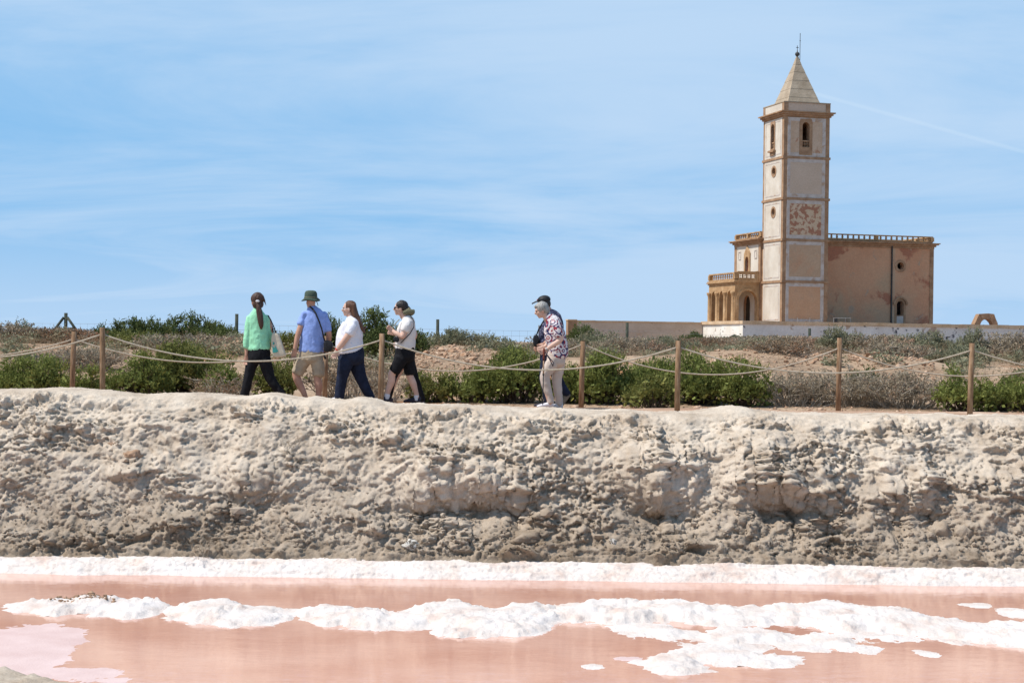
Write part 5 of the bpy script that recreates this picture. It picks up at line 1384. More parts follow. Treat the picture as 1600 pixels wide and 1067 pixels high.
class Person:
    def __init__(s, label, px, d, foot=(None, None)):
        s.d = d
        x = at(px, 600, d).x
        s.o = Vector((x, d, 0.0)); s.root = empty('person', s.o); tag(s.root, label, 'person')
    def P(s, x, y, dy=0.0): return at(x, y, s.d+dy)-s.o
    def loft(s, mb, secs, n=14, sub=5):
        """secs: (px, py, dy, a, b): a = half size across in the picture, b = half depth"""
        pts = [(s.P(q[0], q[1], q[2]), q[3], q[4]) for q in secs]
        # Catmull-Rom resampling
        def cr(p0, p1, p2, p3, t): return 0.5*((2*p1)+(p2-p0)*t+(2*p0-5*p1+4*p2-p3)*t*t+(3*p1-p0-3*p2+p3)*t*t*t)
        out = []; m = len(pts)
        for i in range(m-1):
            a0, a1, a2, a3 = pts[max(i-1, 0)], pts[i], pts[i+1], pts[min(i+2, m-1)]
            for k in range(sub):
                t = k/sub
                out.append((cr(a0[0], a1[0], a2[0], a3[0], t), max(0.004, cr(a0[1], a1[1], a2[1], a3[1], t)), max(0.004, cr(a0[2], a1[2], a2[2], a3[2], t))))
        out.append(pts[-1])
        # rounded ends
        t0 = (out[0][0]-out[1][0]).normalized(); t1 = (out[-1][0]-out[-2][0]).normalized()
        e0, e1 = min(out[0][1], out[0][2]), min(out[-1][1], out[-1][2])
        out = [(out[0][0]+t0*e0*0.42, out[0][1]*0.55, out[0][2]*0.55), (out[0][0]+t0*e0*0.2, out[0][1]*0.88, out[0][2]*0.88)]+out[0:]
        out = out+[(out[-1][0]+t1*e1*0.2, out[-1][1]*0.88, out[-1][2]*0.88), (out[-1][0]+t1*e1*0.42, out[-1][1]*0.55, out[-1][2]*0.55)]
        vs = []; fs = []
        for i, (p, a, b) in enumerate(out):
            t = (out[min(i+1, len(out)-1)][0]-out[max(i-1, 0)][0]).normalized()
            yv = Vector((0, 1, 0)); ax = t.cross(yv)
            if ax.length < 0.05: ax = Vector((1, 0, 0))
            ax.normalize(); bx = ax.cross(t).normalized()
            for k in range(n):
                q = 2*math.pi*k/n; vs.append(p+ax*(a*math.cos(q))+bx*(b*math.sin(q)))
        for i in range(len(out)-1):
            for k in range(n): fs.append((i*n+k, i*n+(k+1) % n, (i+1)*n+(k+1) % n, (i+1)*n+k))
        fs.append(tuple(range(n-1, -1, -1))); fs.append(tuple(range((len(out)-1)*n, len(out)*n)))
        mb.add(vs, fs); return mb
    def ell(s, mb, c, rads, axes=None, n=14):
        """ellipsoid; c local vector; axes: three unit vectors"""
        A = axes or (Vector((1, 0, 0)), Vector((0, 1, 0)), Vector((0, 0, 1)))
        vs = []; fs = []; m = n//2+2
        for i in range(m+1):
            th = math.pi*(i+0.02)/(m+0.04)
            for k in range(n):
                ph = 2*math.pi*k/n
                vs.append(c+A[0]*(rads[0]*math.sin(th)*math.cos(ph))+A[1]*(rads[1]*math.sin(th)*math.sin(ph))+A[2]*(rads[2]*math.cos(th)))
        for i in range(m):
            for k in range(n): fs.append((i*n+k, (i+1)*n+k, (i+1)*n+(k+1) % n, i*n+(k+1) % n))
        fs.append(tuple(range(n))); fs.append(tuple(range((m+1)*n-1, m*n-1, -1)))
        mb.add(vs, fs)
    def fuse(s, mb, name, mt, voxel=0.009, smooth=3, dec=0.5, parent=None, wrinkle=0.0, wscale=9, strand=False):
        me = mb.mesh('m')
        me = evaluated(me, [('REMESH', dict(mode='VOXEL', voxel_size=voxel)), ('SMOOTH', dict(iterations=smooth, factor=0.5))])
        if wrinkle > 0:
            v = np.empty(len(me.vertices)*3, np.float32); me.vertices.foreach_get('co', v); v = v.reshape(-1, 3)
            nn = np.empty(len(me.vertices)*3, np.float32); me.vertices.foreach_get('normal', nn); nn = nn.reshape(-1, 3)
            sc = np.array([1.0, 1.0, 0.30]) if strand else np.array([1.0, 1.0, 0.75])
            f = fbm(v*wscale*sc+s.d*7+hash(name) % 7, 3, 0.55)
            f = -np.abs(f)*1.6+0.4 if not strand else f
            v = v+nn*(f*wrinkle)[:, None]; me.vertices.foreach_set('co', v.astype(np.float32).ravel())
        if dec < 1: me = evaluated(me, [('DECIMATE', dict(ratio=dec))])
        me.polygons.foreach_set('use_smooth', np.ones(len(me.polygons), bool))
        return link(name, me, mt, parent or s.root)
    def head(s, mb, x, y, fwd, dy=0.0, tilt=0.0, k=1.0, up=None):
        """skull, jaw, nose, brow, lips, ears; returns local frame"""
        c = s.P(x, y, dy); f = Vector((fwd[0], fwd[1], 0)).normalized(); sd = f.cross(Vector((0, 0, 1))).normalized()
        f = (f*math.cos(tilt)-Vector((0, 0, 1))*math.sin(tilt)).normalized(); u = sd.cross(f).normalized()
        A = (f, sd, u)
        def e(q, r): s.ell(mb, c+(f*q[0]+sd*q[1]+u*q[2])*k, [z*k for z in r], A)
        e((-0.008, 0, 0.022), (0.097, 0.076, 0.095)); e((0.030, 0, -0.045), (0.064, 0.058, 0.072)); e((0.060, 0, -0.093), (0.026, 0.030, 0.022))
        e((0.098, 0, -0.022), (0.022, 0.014, 0.024)); e((0.084, 0, 0.018), (0.014, 0.052, 0.014)); e((0.084, 0, -0.062), (0.014, 0.026, 0.011))
        e((0.062, 0.036, -0.030), (0.024, 0.020, 0.022)); e((0.062, -0.036, -0.030), (0.024, 0.020, 0.022))
        for sg in (-1, 1): e((-0.006, sg*0.074, -0.022), (0.020, 0.012, 0.032))
        return c, f, sd, u
    def hand(s, mb, wx, wy, wdy, dx, dz, curl=0.6, spread=1.0, side=-1, k=1.0):
        """palm, four unequal bent fingers and a thumb from the side; (dx, dz) direction of the hand in the picture (dz down positive px)"""
        w = s.P(wx, wy, wdy); t = Vector((dx, 0, -dz)).normalized()
        n = Vector((0, side, 0)); b = t.cross(n).normalized()      # b: across the palm
        def tube(pts, r): mb.tube(pts, r, 8)
        vs = []
        for i, (l, wd, th) in enumerate(((0, .022, .017), (0.03, .034, .016), (0.065, .040, .014), (0.088, .038, .011))):
            for q in range(12):
                a = 2*math.pi*q/12; vs.append(w+t*l*k+b*wd*k*math.cos(a)+n*th*k*math.sin(a))
        fs = [(i*12+q, i*12+(q+1) % 12, (i+1)*12+(q+1) % 12, (i+1)*12+q) for i in range(3) for q in range(12)]+[tuple(range(11, -1, -1)), tuple(range(36, 48))]
        mb.add(vs, fs)
        for i, ln in enumerate((0.060, 0.074, 0.080, 0.070)):
            o = w+t*0.080*k+b*(0.030-0.0205*i)*k
            d1 = (t+b*(0.10-0.07*i)*spread).normalized(); bend = -n
            p1 = o+d1*ln*0.42*k; d2 = (d1*math.cos(curl)+bend*math.sin(curl)); p2 = p1+d2*ln*0.34*k
            d3 = (d1*math.cos(curl*1.9)+bend*math.sin(curl*1.9)); p3 = p2+d3*ln*0.28*k
            tube([o, p1, p2, p3], [0.0095*k, 0.009*k, 0.0085*k, 0.0068*k])
        o = w+t*0.022*k+b*0.030*k
        p1 = o+(t*0.55+b*0.75-n*0.25).normalized()*0.036*k; p2 = p1+(t*0.9+b*0.25-n*0.35).normalized()*0.030*k
        tube([o-b*0.012*k, o, p1, p2], [0.012*k, 0.0125*k, 0.0105*k, 0.008*k])
    def shoe(s, name, x, y, dy, fwd, mt, L=0.25, pitch=0.0, sole=None):
        """heel at (x, y) bottom"""
        h = s.P(x, y, dy); f = Vector((fwd[0], fwd[1], 0)).normalized(); f = (f*math.cos(pitch)+Vector((0, 0, 1))*math.sin(pitch)).normalized()
        sd = f.cross(Vector((0, 0, 1))).normalized(); u = sd.cross(f).normalized()
        mb = MB()
        prof = [(-0.02, .030, .085), (0.03, .036, .095), (0.09, .038, .075), (0.15, .045, .058), (0.21, .043, .045), (0.245, .026, .030)]
        vs = []; n = 12
        for l, wd, ht in prof:
            for q in range(n):
                a = 2*math.pi*q/n; z = ht*0.5+ht*0.5*max(-0.96, math.sin(a)*1.1)
                vs.append(h+f*(l*L/0.25)+sd*wd*math.cos(a)+u*z)
        fs = [(i*n+q, i*n+(q+1) % n, (i+1)*n+(q+1) % n, (i+1)*n+q) for i in range(len(prof)-1) for q in range(n)]+[tuple(range(n-1, -1, -1)), tuple(range((len(prof)-1)*n, len(prof)*n))]
        mb.add(vs, fs)
        o = mb.build(name, mt, s.root, True)
        return o
def strap(p, name, pts, r, mt, parent):
    mb = MB(); mb.tube([p.P(*q)+p.o-parent.location if parent is not p.root else p.P(*q) for q in pts], r, 6); return mb.build(name, mt, parent, True)
def bag(p, name, label, cat, outline, thick, mt, dy, round_=True):
    """soft bag from an outline of photo pixels, own top-level thing"""
    pts = [p.P(x, y, dy) for x, y in outline]; c = sum(pts, Vector())/len(pts)
    root = empty(name, p.o+c); tag(root, label, cat)
    vs = []; n = len(pts)
    for t, sc in ((-0.5, 0.80), (-0.38, 0.97), (0, 1.0), (0.38, 0.97), (0.5, 0.80)):
        for q in pts: vs.append((q-c)*sc+Vector((0, t*thick, 0)))
    fs = [(i*n+k, i*n+(k+1) % n, (i+1)*n+(k+1) % n, (i+1)*n+k) for i in range(4) for k in range(n)]+[tuple(range(n-1, -1, -1)), tuple(range(4*n, 5*n))]
    mb = MB().add(vs, fs); me = mb.mesh('bag')
    me = evaluated(me, [('SUBSURF', dict(levels=2, render_levels=2))]); me.polygons.foreach_set('use_smooth', np.ones(len(me.polygons), bool))
    link('body', me, mt, root)
    return root, p.o+c

BODY = dict(voxel=0.0065, smooth=2, dec=0.25)

# ---------------------------------------------------------------- 1: woman in mint green, seen from behind
p = Person('person in mint green top and black trousers, brown ponytail, walking away', 404, 25.3)
mb = MB(); fw = (-0.72, 0.70)
p.head(mb, 401.5, 470, fw, 0.0, 0.12)
p.loft(mb, [(402, 478, 0, .052, .055), (402, 490, 0, .055, .058)])
p.loft(mb, [(402, 491, 0, .07, .06), (402, 501, 0, .12, .085), (403, 520, 0, .115, .09), (404, 540, 0, .12, .10), (405, 556, 0, .14, .12)])
p.loft(mb, [(389, 496, -.02, .045, .045), (388, 520, -.02, .038, .04), (386, 540, -.02, .034, .034), (385, 556, -.03, .026, .026)])
p.loft(mb, [(417, 497, .05, .045, .045), (423, 520, .08, .038, .04), (412, 532, .20, .032, .032)])
p.hand(mb, 385, 555, -.03, 0.02, 1, 0.45, side=1)
p.hand(mb, 411, 531, .21, -1, -0.3, 0.8)
p.loft(mb, [(400, 560, .03, .07, .08), (389, 584, .0, .06, .06), (383, 618, .0, .04, .04)])
p.loft(mb, [(411, 561, -.03, .07, .08), (420, 590, -.03, .06, .06), (440, 616, -.05, .04, .04)])
p.fuse(mb, 'body', M_SKIN, **BODY)
mb = MB()
p.loft(mb, [(404.5, 545, 0, .172, .145), (404, 532, 0, .162, .135), (403, 516, 0, .160, .13), (402, 502, 0, .165, .12), (402, 494, 0, .135, .115), (402, 487.5, 0, .085, .090), (402, 484, 0, .066, .070)], 20)
p.loft(mb, [(391, 496, -.02, .062, .07), (388.5, 514, -.03, .060, .066), (386.5, 530, -.03, .058, .060), (385.5, 542, -.03, .056, .056)])
p.loft(mb, [(414, 496, .04, .062, .07), (420, 514, .07, .058, .064), (421, 532, .10, .055, .055)])
p.fuse(mb, 'top', M_GREEN, 0.009, 3, 0.3, wrinkle=0.017, wscale=7)
mb = MB()
p.loft(mb, [(405, 540, 0, .150, .13), (405, 552, 0, .170, .15), (405, 562, 0, .172, .155)], 18)
p.loft(mb, [(396, 562, .04, .098, .12), (391, 578, .02, .084, .095), (387, 596, .0, .072, .08), (383, 613, 0, .066, .07), (380, 625, 0, .066, .072)])
p.loft(mb, [(413, 562, -.03, .10, .12), (418, 578, -.03, .088, .095), (424, 594, -.04, .074, .082), (435, 609, -.05, .062, .068), (445, 621, -.06, .056, .062)])
p.fuse(mb, 'trousers', M_BLACK, 0.009, 3, 0.3, wrinkle=0.013, wscale=7)
mb = MB()
c = p.P(402.5, 467, -.005)
p.ell(mb, c, (.104, .104, .104))
p.ell(mb, p.P(403, 475, -.02), (.088, .085, .085))
p.loft(mb, [(404, 474, -.10, .030, .030), (405, 486, -.125, .044, .034), (407, 498, -.135, .048, .034), (408, 508, -.135, .040, .028), (408, 514, -.13, .016, .014)])
p.loft(mb, [(410, 462, -.04, .02, .02), (414, 472, -.04, .012, .012), (416, 479, -.04, .005, .005)])
p.fuse(mb, 'hair', M_HBROWN, 0.008, 2, 0.3, wrinkle=0.012, wscale=16, strand=True)
mb = MB(); p.ell(mb, p.P(402.5, 470.5, -.125), (.032, .016, .018)); mb.build('hair_clip', M_SHOEW, p.root, True)
for q in ((380, 629, 0.0), (447, 627, -.06)): p.shoe('shoe', q[0], q[1], q[2], (-0.8, 0.5), M_SHOED)
r_, c_ = bag(p, 'tote_bag', 'cream canvas tote bag with teal print on the shoulder of the walker in green', 'tote bag',
             [(424, 519), (430, 519), (435.5, 519.5), (441, 536), (446, 552), (449, 557.5), (437, 559), (425, 560), (423.5, 540)], 0.10, M_CANVAS, -0.06)
def on_bag(pts, dy): return [p.P(x, y, dy)+p.o-c_ for x, y in pts]
mb = MB()
for poly in ([(425.5, 541), (429, 545), (430, 540), (433, 546), (435, 549), (431, 551), (426, 551)], [(426.5, 534), (429, 536), (428, 539), (426, 538)]):
    q = on_bag(poly, -0.118); n = len(q); mb.add(q+[v+Vector((0, 0.012, 0)) for v in q], [tuple(range(n)), tuple(range(2*n-1, n-1, -1))]+[(i, (i+1) % n, n+(i+1) % n, n+i) for i in range(n)])
mb.build('print', M_TEAL, r_)
q = on_bag([(425, 560), (437, 559), (430, 566), (428, 566)], -0.06); MB().add([v+Vector((0, -.025, 0)) for v in q]+[v+Vector((0, .025, 0)) for v in q], [(0, 1, 2, 3), (7, 6, 5, 4), (0, 4, 5, 1), (1, 5, 6, 2), (2, 6, 7, 3), (3, 7, 4, 0)]).build('corner_flap', M_PINKB, r_)
for pts in ([(419, 493, -.075), (423, 500, -.10), (428, 511, -.10), (431, 520, -.09)], [(417, 495, .12), (422, 502, .10), (426, 512, .06), (427, 520, .0)]):
    MB().tube([p.P(*k)+p.o-c_ for k in pts], 0.010, 6).build('strap', M_LEATHER, r_, True)

# ---------------------------------------------------------------- 2: man in light blue with bucket hat
p = Person('person in light blue shirt, khaki shorts and dark green bucket hat, seen from behind', 486, 25.6)
mb = MB(); fw = (-0.55, 0.83)
p.head(mb, 485.5, 471, fw, 0.0, 0.0, 0.88)
p.loft(mb, [(486, 474, 0, .060, .062), (487, 486, 0, .066, .066)])
p.loft(mb, [(488, 488, 0, .09, .07), (489, 499, 0, .15, .09), (488, 520, 0, .155, .115), (487, 545, 0, .15, .115), (486, 558, 0, .15, .12)])
p.loft(mb, [(478, 495, -.02, .040, .040), (471, 508, -.05, .047, .047), (466, 522, -.07, .044, .043), (463, 535, -.09, .038, .037), (460.5, 547, -.10, .028, .028)])
p.loft(mb, [(507, 494, .03, .052, .052), (512, 512, .03, .046, .046), (514, 526, .05, .043, .042), (512, 540, .12, .036, .034)])
p.hand(mb, 460.5, 545, -.10, -0.1, 1, 0.55, side=1, k=1.05)
p.hand(mb, 511.5, 540, .13, -0.3, 1, 0.7, k=1.05)
p.loft(mb, [(476, 560, .0, .088, .09), (466, 576, .02, .072, .075), (462.5, 586, .02, .060, .062), (468, 600, .01, .060, .062), (474, 612, 0, .046, .048), (478, 624, 0, .038, .042), (478, 632, 0, .040, .045)])
p.loft(mb, [(495, 560, .0, .088, .09), (497, 578, -.02, .070, .072), (496, 590, -.02, .058, .060), (498, 603, -.02, .060, .062), (498, 616, -.02, .044, .046), (497, 626, -.02, .038, .042), (497, 633, -.02, .04, .045)])
p.fuse(mb, 'body', M_SKIN, **BODY)
mb = MB()
p.loft(mb, [(486.5, 549, 0, .192, .150), (487, 538, 0, .184, .145), (488, 522, 0, .182, .14), (489.5, 506, 0, .188, .130), (490, 496, 0, .185, .115), (489, 488, 0, .135, .10), (487, 481, 0, .072, .076)], 20)
p.loft(mb, [(477, 490, -.02, .064, .07), (473.5, 499, -.03, .066, .070), (470.5, 507, -.04, .066, .068)])
p.loft(mb, [(504, 491, .02, .066, .07), (509, 503, .03, .068, .072), (511.5, 516, .03, .066, .068)])
p.fuse(mb, 'shirt', M_BLUE, 0.009, 3, 0.3, wrinkle=0.017, wscale=7)
mb = MB()
p.loft(mb, [(486, 543, 0, .170, .135), (486, 552, 0, .182, .15), (485.5, 562, 0, .186, .155)], 18)
p.loft(mb, [(476, 562, .0, .105, .12), (470, 572, .01, .098, .105), (465, 582, .02, .094, .098)])
p.loft(mb, [(494, 562, .0, .105, .12), (497, 573, -.01, .098, .105), (497.5, 586, -.02, .092, .095)])
p.fuse(mb, 'shorts', M_KHAKI, 0.009, 3, 0.3, wrinkle=0.017, wscale=7)
# bucket hat
cx = p.P(485.6, 468.5, 0)
mb = MB(); prof = [(.150, -.018), (.138, .002), (.114, .022), (.100, .030), (.100, .060), (.096, .105), (.078, .135), (.040, .146), (.005, .148)]
mb.ring(prof, 24, cx)
mb.v = [(x, y, z+0.010*math.sin(3*math.atan2(y-cx.y, x-cx.x)+1)*(1 if (x-cx.x)**2+(y-cx.y)**2 > .0125 else 0)) for x, y, z in mb.v]
mb.build('bucket_hat', M_HATG, p.root, True)
mb = MB(); mb.ring([(.1045, .028), (.105, .045)], 24, cx); mb.build('hat_band', M_OLIVE, p.root, True)
strap(p, 'hat_cord', [(494, 470, -.02), (496, 474, -.03), (497, 478, -.03)], 0.005, M_HATG, p.root)
for q in ((478, 636, 0.0), (497, 637, -.02)): p.shoe('shoe', q[0], q[1], q[2], (-0.7, 0.6), M_SHOEG)
r_, c_ = bag(p, 'shoulder_bag', 'black shoulder bag at the hip of the person in light blue shirt', 'shoulder bag', [(505.5, 533), (509, 531), (517, 532), (520.5, 536), (520, 546), (517, 550), (508, 550.5), (505.5, 548)], 0.10, M_LEATHER, -0.10)
MB().tube([p.P(*k)+p.o-c_ for k in ((484, 479, -.075), (488, 482, -.105), (493, 489, -.135), (499, 503, -.155), (503, 515, -.155), (506, 528, -.14), (508, 534, -.12))], 0.013, 6).build('strap', M_LEATHER, r_, True)
MB().tube([p.P(*k)+p.o-c_ for k in ((507, 550, -.10), (506.5, 556, -.10), (509, 561, -.10))], [0.016, 0.02, 0.018], 6).build('tassel', M_LEATHER, r_, True)

# ---------------------------------------------------------------- 3: woman in white T-shirt, navy trousers, long auburn hair
p = Person('person in white shirt and navy trousers with long auburn hair and glasses', 546, 25.3)
mb = MB(); fw = (-1, 0.05)
hc = p.head(mb, 545.5, 482, fw, 0.0, 0.03)
p.loft(mb, [(547, 490, 0, .058, .058), (549, 500, 0, .066, .064)])
p.loft(mb, [(549, 504, 0, .08, .11), (548, 516, 0, .15, .14), (546, 535, 0, .18, .155), (548, 555, 0, .17, .15)])
p.loft(mb, [(552, 504, -.16, .055, .05), (546, 520, -.21, .052, .052), (539, 531, -.22, .047, .046), (532, 540, -.22, .042, .040), (526, 547.5, -.21, .030, .029)])
p.loft(mb, [(550, 504, .16, .055, .05), (553, 525, .20, .048, .048), (545, 543, .2, .038, .036)])
p.hand(mb, 526.5, 547, -.21, -0.45, 1, 0.5, side=1)
p.hand(mb, 545, 543, .2, -1, 0.5, 0.6)
p.loft(mb, [(543, 565, -.08, .085, .08), (536, 584, -.08, .068, .068), (530, 620, -.08, .045, .045)])
p.loft(mb, [(555, 565, .08, .085, .08), (561, 584, .08, .068, .068), (579, 620, .07, .045, .045)])
p.fuse(mb, 'body', M_SKINP, **BODY)
mb = MB()
p.loft(mb, [(547, 550, 0, .202, .20), (546, 540, 0, .208, .20), (546, 530, 0, .202, .195), (547.5, 520, 0, .192, .185), (549, 511, 0, .165, .185), (550, 503, 0, .124, .175), (549, 497.5, 0, .082, .10)], 22)
p.loft(mb, [(553, 503, -.14, .075, .06), (550, 512, -.19, .078, .066), (545.5, 521, -.21, .076, .070)])
p.loft(mb, [(551, 503, .14, .075, .06), (552, 514, .19, .072, .066)])
p.fuse(mb, 'shirt', M_WTEE, 0.009, 3, 0.3, wrinkle=0.017, wscale=7)
mb = MB()
p.loft(mb, [(547.5, 544, 0, .195, .185), (548.5, 553, 0, .205, .195), (549, 562, 0, .198, .195)], 20)
p.loft(mb, [(541, 563, -.09, .128, .11), (537.5, 576, -.09, .105, .10), (535, 588, -.08, .088, .088), (532, 604, -.08, .078, .078), (530, 622, -.08, .070, .074)])
p.loft(mb, [(556, 564, .09, .130, .11), (559.5, 577, .08, .108, .10), (564, 590, .07, .090, .088), (571, 606, .07, .076, .078), (580, 622, .07, .064, .068)])
p.fuse(mb, 'trousers', M_NAVY, 0.009, 3, 0.3, wrinkle=0.013, wscale=7)
mb = MB()
A = (hc[1], hc[2], hc[3])
p.ell(mb, hc[0]+hc[3]*0.030-hc[1]*0.022, (.096, .088, .096), A)
p.loft(mb, [(551, 476, -.055, .05, .03), (554, 490, -.06, .05, .034), (559, 503, -.07, .052, .036), (565, 513, -.06, .036, .03), (570, 520, -.05, .012, .012)])
p.loft(mb, [(551, 476, .03, .05, .05), (555, 492, .03, .056, .07), (561, 506, .02, .052, .07), (566, 514, 0, .034, .05), (572, 510, 0, .014, .02)])
p.fuse(mb, 'hair', M_HAUB, 0.008, 2, 0.3, wrinkle=0.012, wscale=16, strand=True)
c, f, sd, u = hc
mb = MB()
for sg in (-1, 1):
    ce = c+f*0.094+sd*sg*0.034-u*0.008
    mb.tube([ce+sd*0.022*math.cos(t)+u*0.016*math.sin(t) for t in np.linspace(0, 2*math.pi, 13)], 0.0035, 5, False)
    mb.tube([ce+sd*sg*0.022, c+f*0.0+sd*sg*0.079-u*0.004], 0.0032, 5)
mb.build('glasses', M_SHOEW, p.root, True)
for sg in (-1, 1):
    mb = MB(); p.ell(mb, c+f*0.083+sd*sg*0.032-u*0.008, (.010, .013, .008), A, 10); mb.build('eye', M_EYE, p.root, True)
mb = MB(); w_ = p.P(526.8, 546.3, -.21); t_ = (p.P(526, 547.5, -.21)-p.P(532, 540, -.22)).normalized()
mb.tube([w_-t_*0.008, w_+t_*0.008], 0.034, 12); mb.build('wristband', cloth('red_band', (0.55, 0.04, 0.03, 1)), p.root)
p.shoe('shoe', 531, 629, -.08, (-1, 0), M_SHOEW); p.shoe('shoe', 584, 628, .07, (-1, 0), M_SHOEW, pitch=-0.35)

# ---------------------------------------------------------------- 4: walker in black shorts
p = Person('person in white shirt and black knee shorts with sunglasses, holding a neck strap', 630, 25.5)
mb = MB(); fw = (-1, 0.03)
hc = p.head(mb, 626, 481, fw, 0.0, 0.0, 0.98)
p.loft(mb, [(629, 489, 0, .054, .056), (634, 499, 0, .060, .060)])
p.loft(mb, [(636, 503, 0, .065, .09), (635, 515, 0, .115, .125), (633, 535, 0, .12, .125), (632, 552, 0, .125, .13)])
p.loft(mb, [(637, 504, -.13, .050, .046), (633, 515, -.17, .046, .046), (629, 525.5, -.19, .043, .042), (621, 522, -.17, .038, .036), (613.5, 517.5, -.13, .028, .027)])
p.loft(mb, [(636, 504, .13, .050, .046), (632, 520, .16, .042, .042), (618, 522, .08, .032, .032)])
p.hand(mb, 614.5, 518, -.13, -0.9, -0.75, 1.1, side=1, k=0.95)
p.hand(mb, 618, 522, .08, -1, -0.3, 0.9, k=0.95)
p.loft(mb, [(630, 561, -.06, .075, .075), (620, 573, -.07, .072, .072), (612.5, 584, -.07, .058, .058), (611.5, 596, -.07, .058, .056), (607.5, 608, -.07, .043, .043), (604.5, 620, -.07, .035, .038)])
p.loft(mb, [(636, 561, .06, .075, .075), (640, 574, .07, .070, .070), (640, 586, .07, .056, .056), (645, 598, .07, .055, .054), (649, 610, .07, .041, .041), (652, 622, .07, .035, .038)])
p.fuse(mb, 'body', M_SKINP, **BODY)
mb = MB()
p.loft(mb, [(632, 543, 0, .150, .150), (633, 533, 0, .147, .15), (634.5, 520, 0, .148, .15), (636, 510, 0, .130, .148), (637, 502, 0, .104, .14), (635, 496.5, 0, .072, .085)], 20)
p.loft(mb, [(637.5, 502, -.12, .066, .056), (635, 509, -.16, .070, .062), (632.5, 516.5, -.175, .070, .064)])
p.loft(mb, [(637, 502, .12, .066, .056), (635, 511, .16, .066, .060)])
p.fuse(mb, 'shirt', M_WTEE2, 0.009, 3, 0.3, wrinkle=0.017, wscale=7)
mb = MB()
p.loft(mb, [(632.5, 539, 0, .140, .14), (632.5, 549, 0, .152, .15), (632, 559, 0, .155, .155)], 18)
p.loft(mb, [(627, 560, -.07, .108, .10), (622, 570, -.07, .096, .092), (616.5, 580, -.07, .085, .085)])
p.loft(mb, [(637, 560, .07, .108, .10), (639.5, 571, .07, .094, .092), (640, 583, .07, .085, .085)])
p.fuse(mb, 'shorts', M_BLACK, 0.009, 3, 0.3, wrinkle=0.013, wscale=7)
mb = MB(); A = (hc[1], hc[2], hc[3])
p.ell(mb, hc[0]+hc[3]*0.034-hc[1]*0.020, (.098, .088, .090), A)
p.ell(mb, hc[0]-hc[3]*0.005-hc[1]*0.065, (.055, .070, .062), A)
p.fuse(mb, 'hair', M_HDARK, 0.008, 2, 0.3, wrinkle=0.012, wscale=16, strand=True)
mb = MB()
p.loft(mb, [(631, 489, -.06, .03, .03), (638, 487, -.05, .045, .05), (644, 488, .0, .035, .06), (638, 490, .06, .04, .04)])
p.loft(mb, [(637, 484, -.03, .022, .03), (640.5, 481, -.03, .010, .02)])
p.fuse(mb, 'scarf', M_OLIVE, 0.008, 2, 0.3, wrinkle=0.014, wscale=18)
c, f, sd, u = hc; mb = MB()
for sg in (-1, 1):
    p.ell(mb, c+f*0.092+sd*sg*0.032-u*0.006, (.010, .028, .020), A, 10); mb.tube([c+f*0.090+sd*sg*0.056-u*0.002, c-f*0.01+sd*sg*0.080-u*0.002], 0.005, 5)
mb.build('sunglasses', M_GLASS, p.root, True)
for x, y, dy in ((605, 616, -.07), (650.5, 618, .07)):
    mb = MB(); p.loft(mb, [(x+0.4, y, dy, .040, .043), (x, y+7, dy, .040, .043)], 12, 3); mb.build('sock', M_SHOEW, p.root, True)
p.shoe('shoe', 607, 628.5, -.07, (-1, 0), M_SHOED); p.shoe('shoe', 655, 629, .07, (-1, 0), M_SHOED)
r_, c_ = bag(p, 'camera_case', 'small black camera case hanging at the waist of the walker in black shorts', 'camera case', [(614.5, 526), (619, 525), (624, 528), (624, 534), (620, 535.5), (614.5, 533.5)], 0.09, M_LEATHER, -0.20)
MB().tube([p.P(*k)+p.o-c_ for k in ((624, 499, -.10), (619, 504, -.13), (614.5, 511, -.13), (612, 516, -.13))], 0.007, 6).build('neck_strap', cloth('tan_strap', (0.30, 0.26, 0.17, 1)), r_, True)
MB().tube([p.P(*k)+p.o-c_ for k in ((642, 494, -.10), (647, 503, -.145), (646, 512, -.175), (640, 522, -.185), (633, 529, -.19), (626, 536, -.18))], 0.008, 6).build('strap', M_LEATHER, r_, True)

# ---------------------------------------------------------------- 7: companion almost hidden behind walker 4
p = Person('person in black trousers almost hidden behind the walker in black shorts', 640, 26.4)
mb = MB()
p.head(mb, 632, 487, (-1, 0.1), 0, 0.1, 0.92)
p.loft(mb, [(634, 493, 0, .05, .05), (636, 502, 0, .06, .06)])
p.loft(mb, [(637, 502, 0, .08, .10), (637, 520, 0, .11, .11), (636, 552, 0, .11, .12)])
p.loft(mb, [(639, 506, -.10, .045, .045), (648.5, 523, -.12, .040, .04), (640, 535, -.10, .032, .03)])
p.loft(mb, [(637, 506, .10, .045, .045), (634, 525, .12, .040, .04), (627, 535, .10, .032, .03)])
p.hand(mb, 640, 535, -.10, -1, 0.4, 0.7, side=1); p.hand(mb, 627, 535, .10, -1, 0.4, 0.7)
p.loft(mb, [(636, 556, -.05, .08, .08), (647, 590, -.05, .05, .05), (658, 622, -.05, .035, .035)])
p.loft(mb, [(635, 560, .05, .07, .07), (620, 588, .05, .05, .05), (608, 622, .05, .035, .035)])
p.fuse(mb, 'body', M_SKINP, **BODY)
mb = MB()
p.loft(mb, [(636, 548, 0, .12, .13), (637, 530, 0, .125, .125), (637, 512, 0, .115, .12), (636, 503, 0, .085, .10)], 16)
p.loft(mb, [(639, 505, -.10, .055, .055), (643, 514, -.11, .056, .056)])
p.fuse(mb, 'shirt', M_WTEE2, 0.010, 3, 0.3, wrinkle=0.013, wscale=7)
mb = MB()
p.loft(mb, [(636, 544, 0, .125, .13), (636, 558, 0, .13, .14)], 16)
p.loft(mb, [(639, 562, -.05, .09, .09), (647, 586, -.05, .066, .066), (654, 606, -.05, .054, .056), (660, 625, -.05, .050, .052)])
p.loft(mb, [(632, 562, .05, .085, .09), (618, 588, .05, .055, .060), (608, 622, .05, .040, .044)])
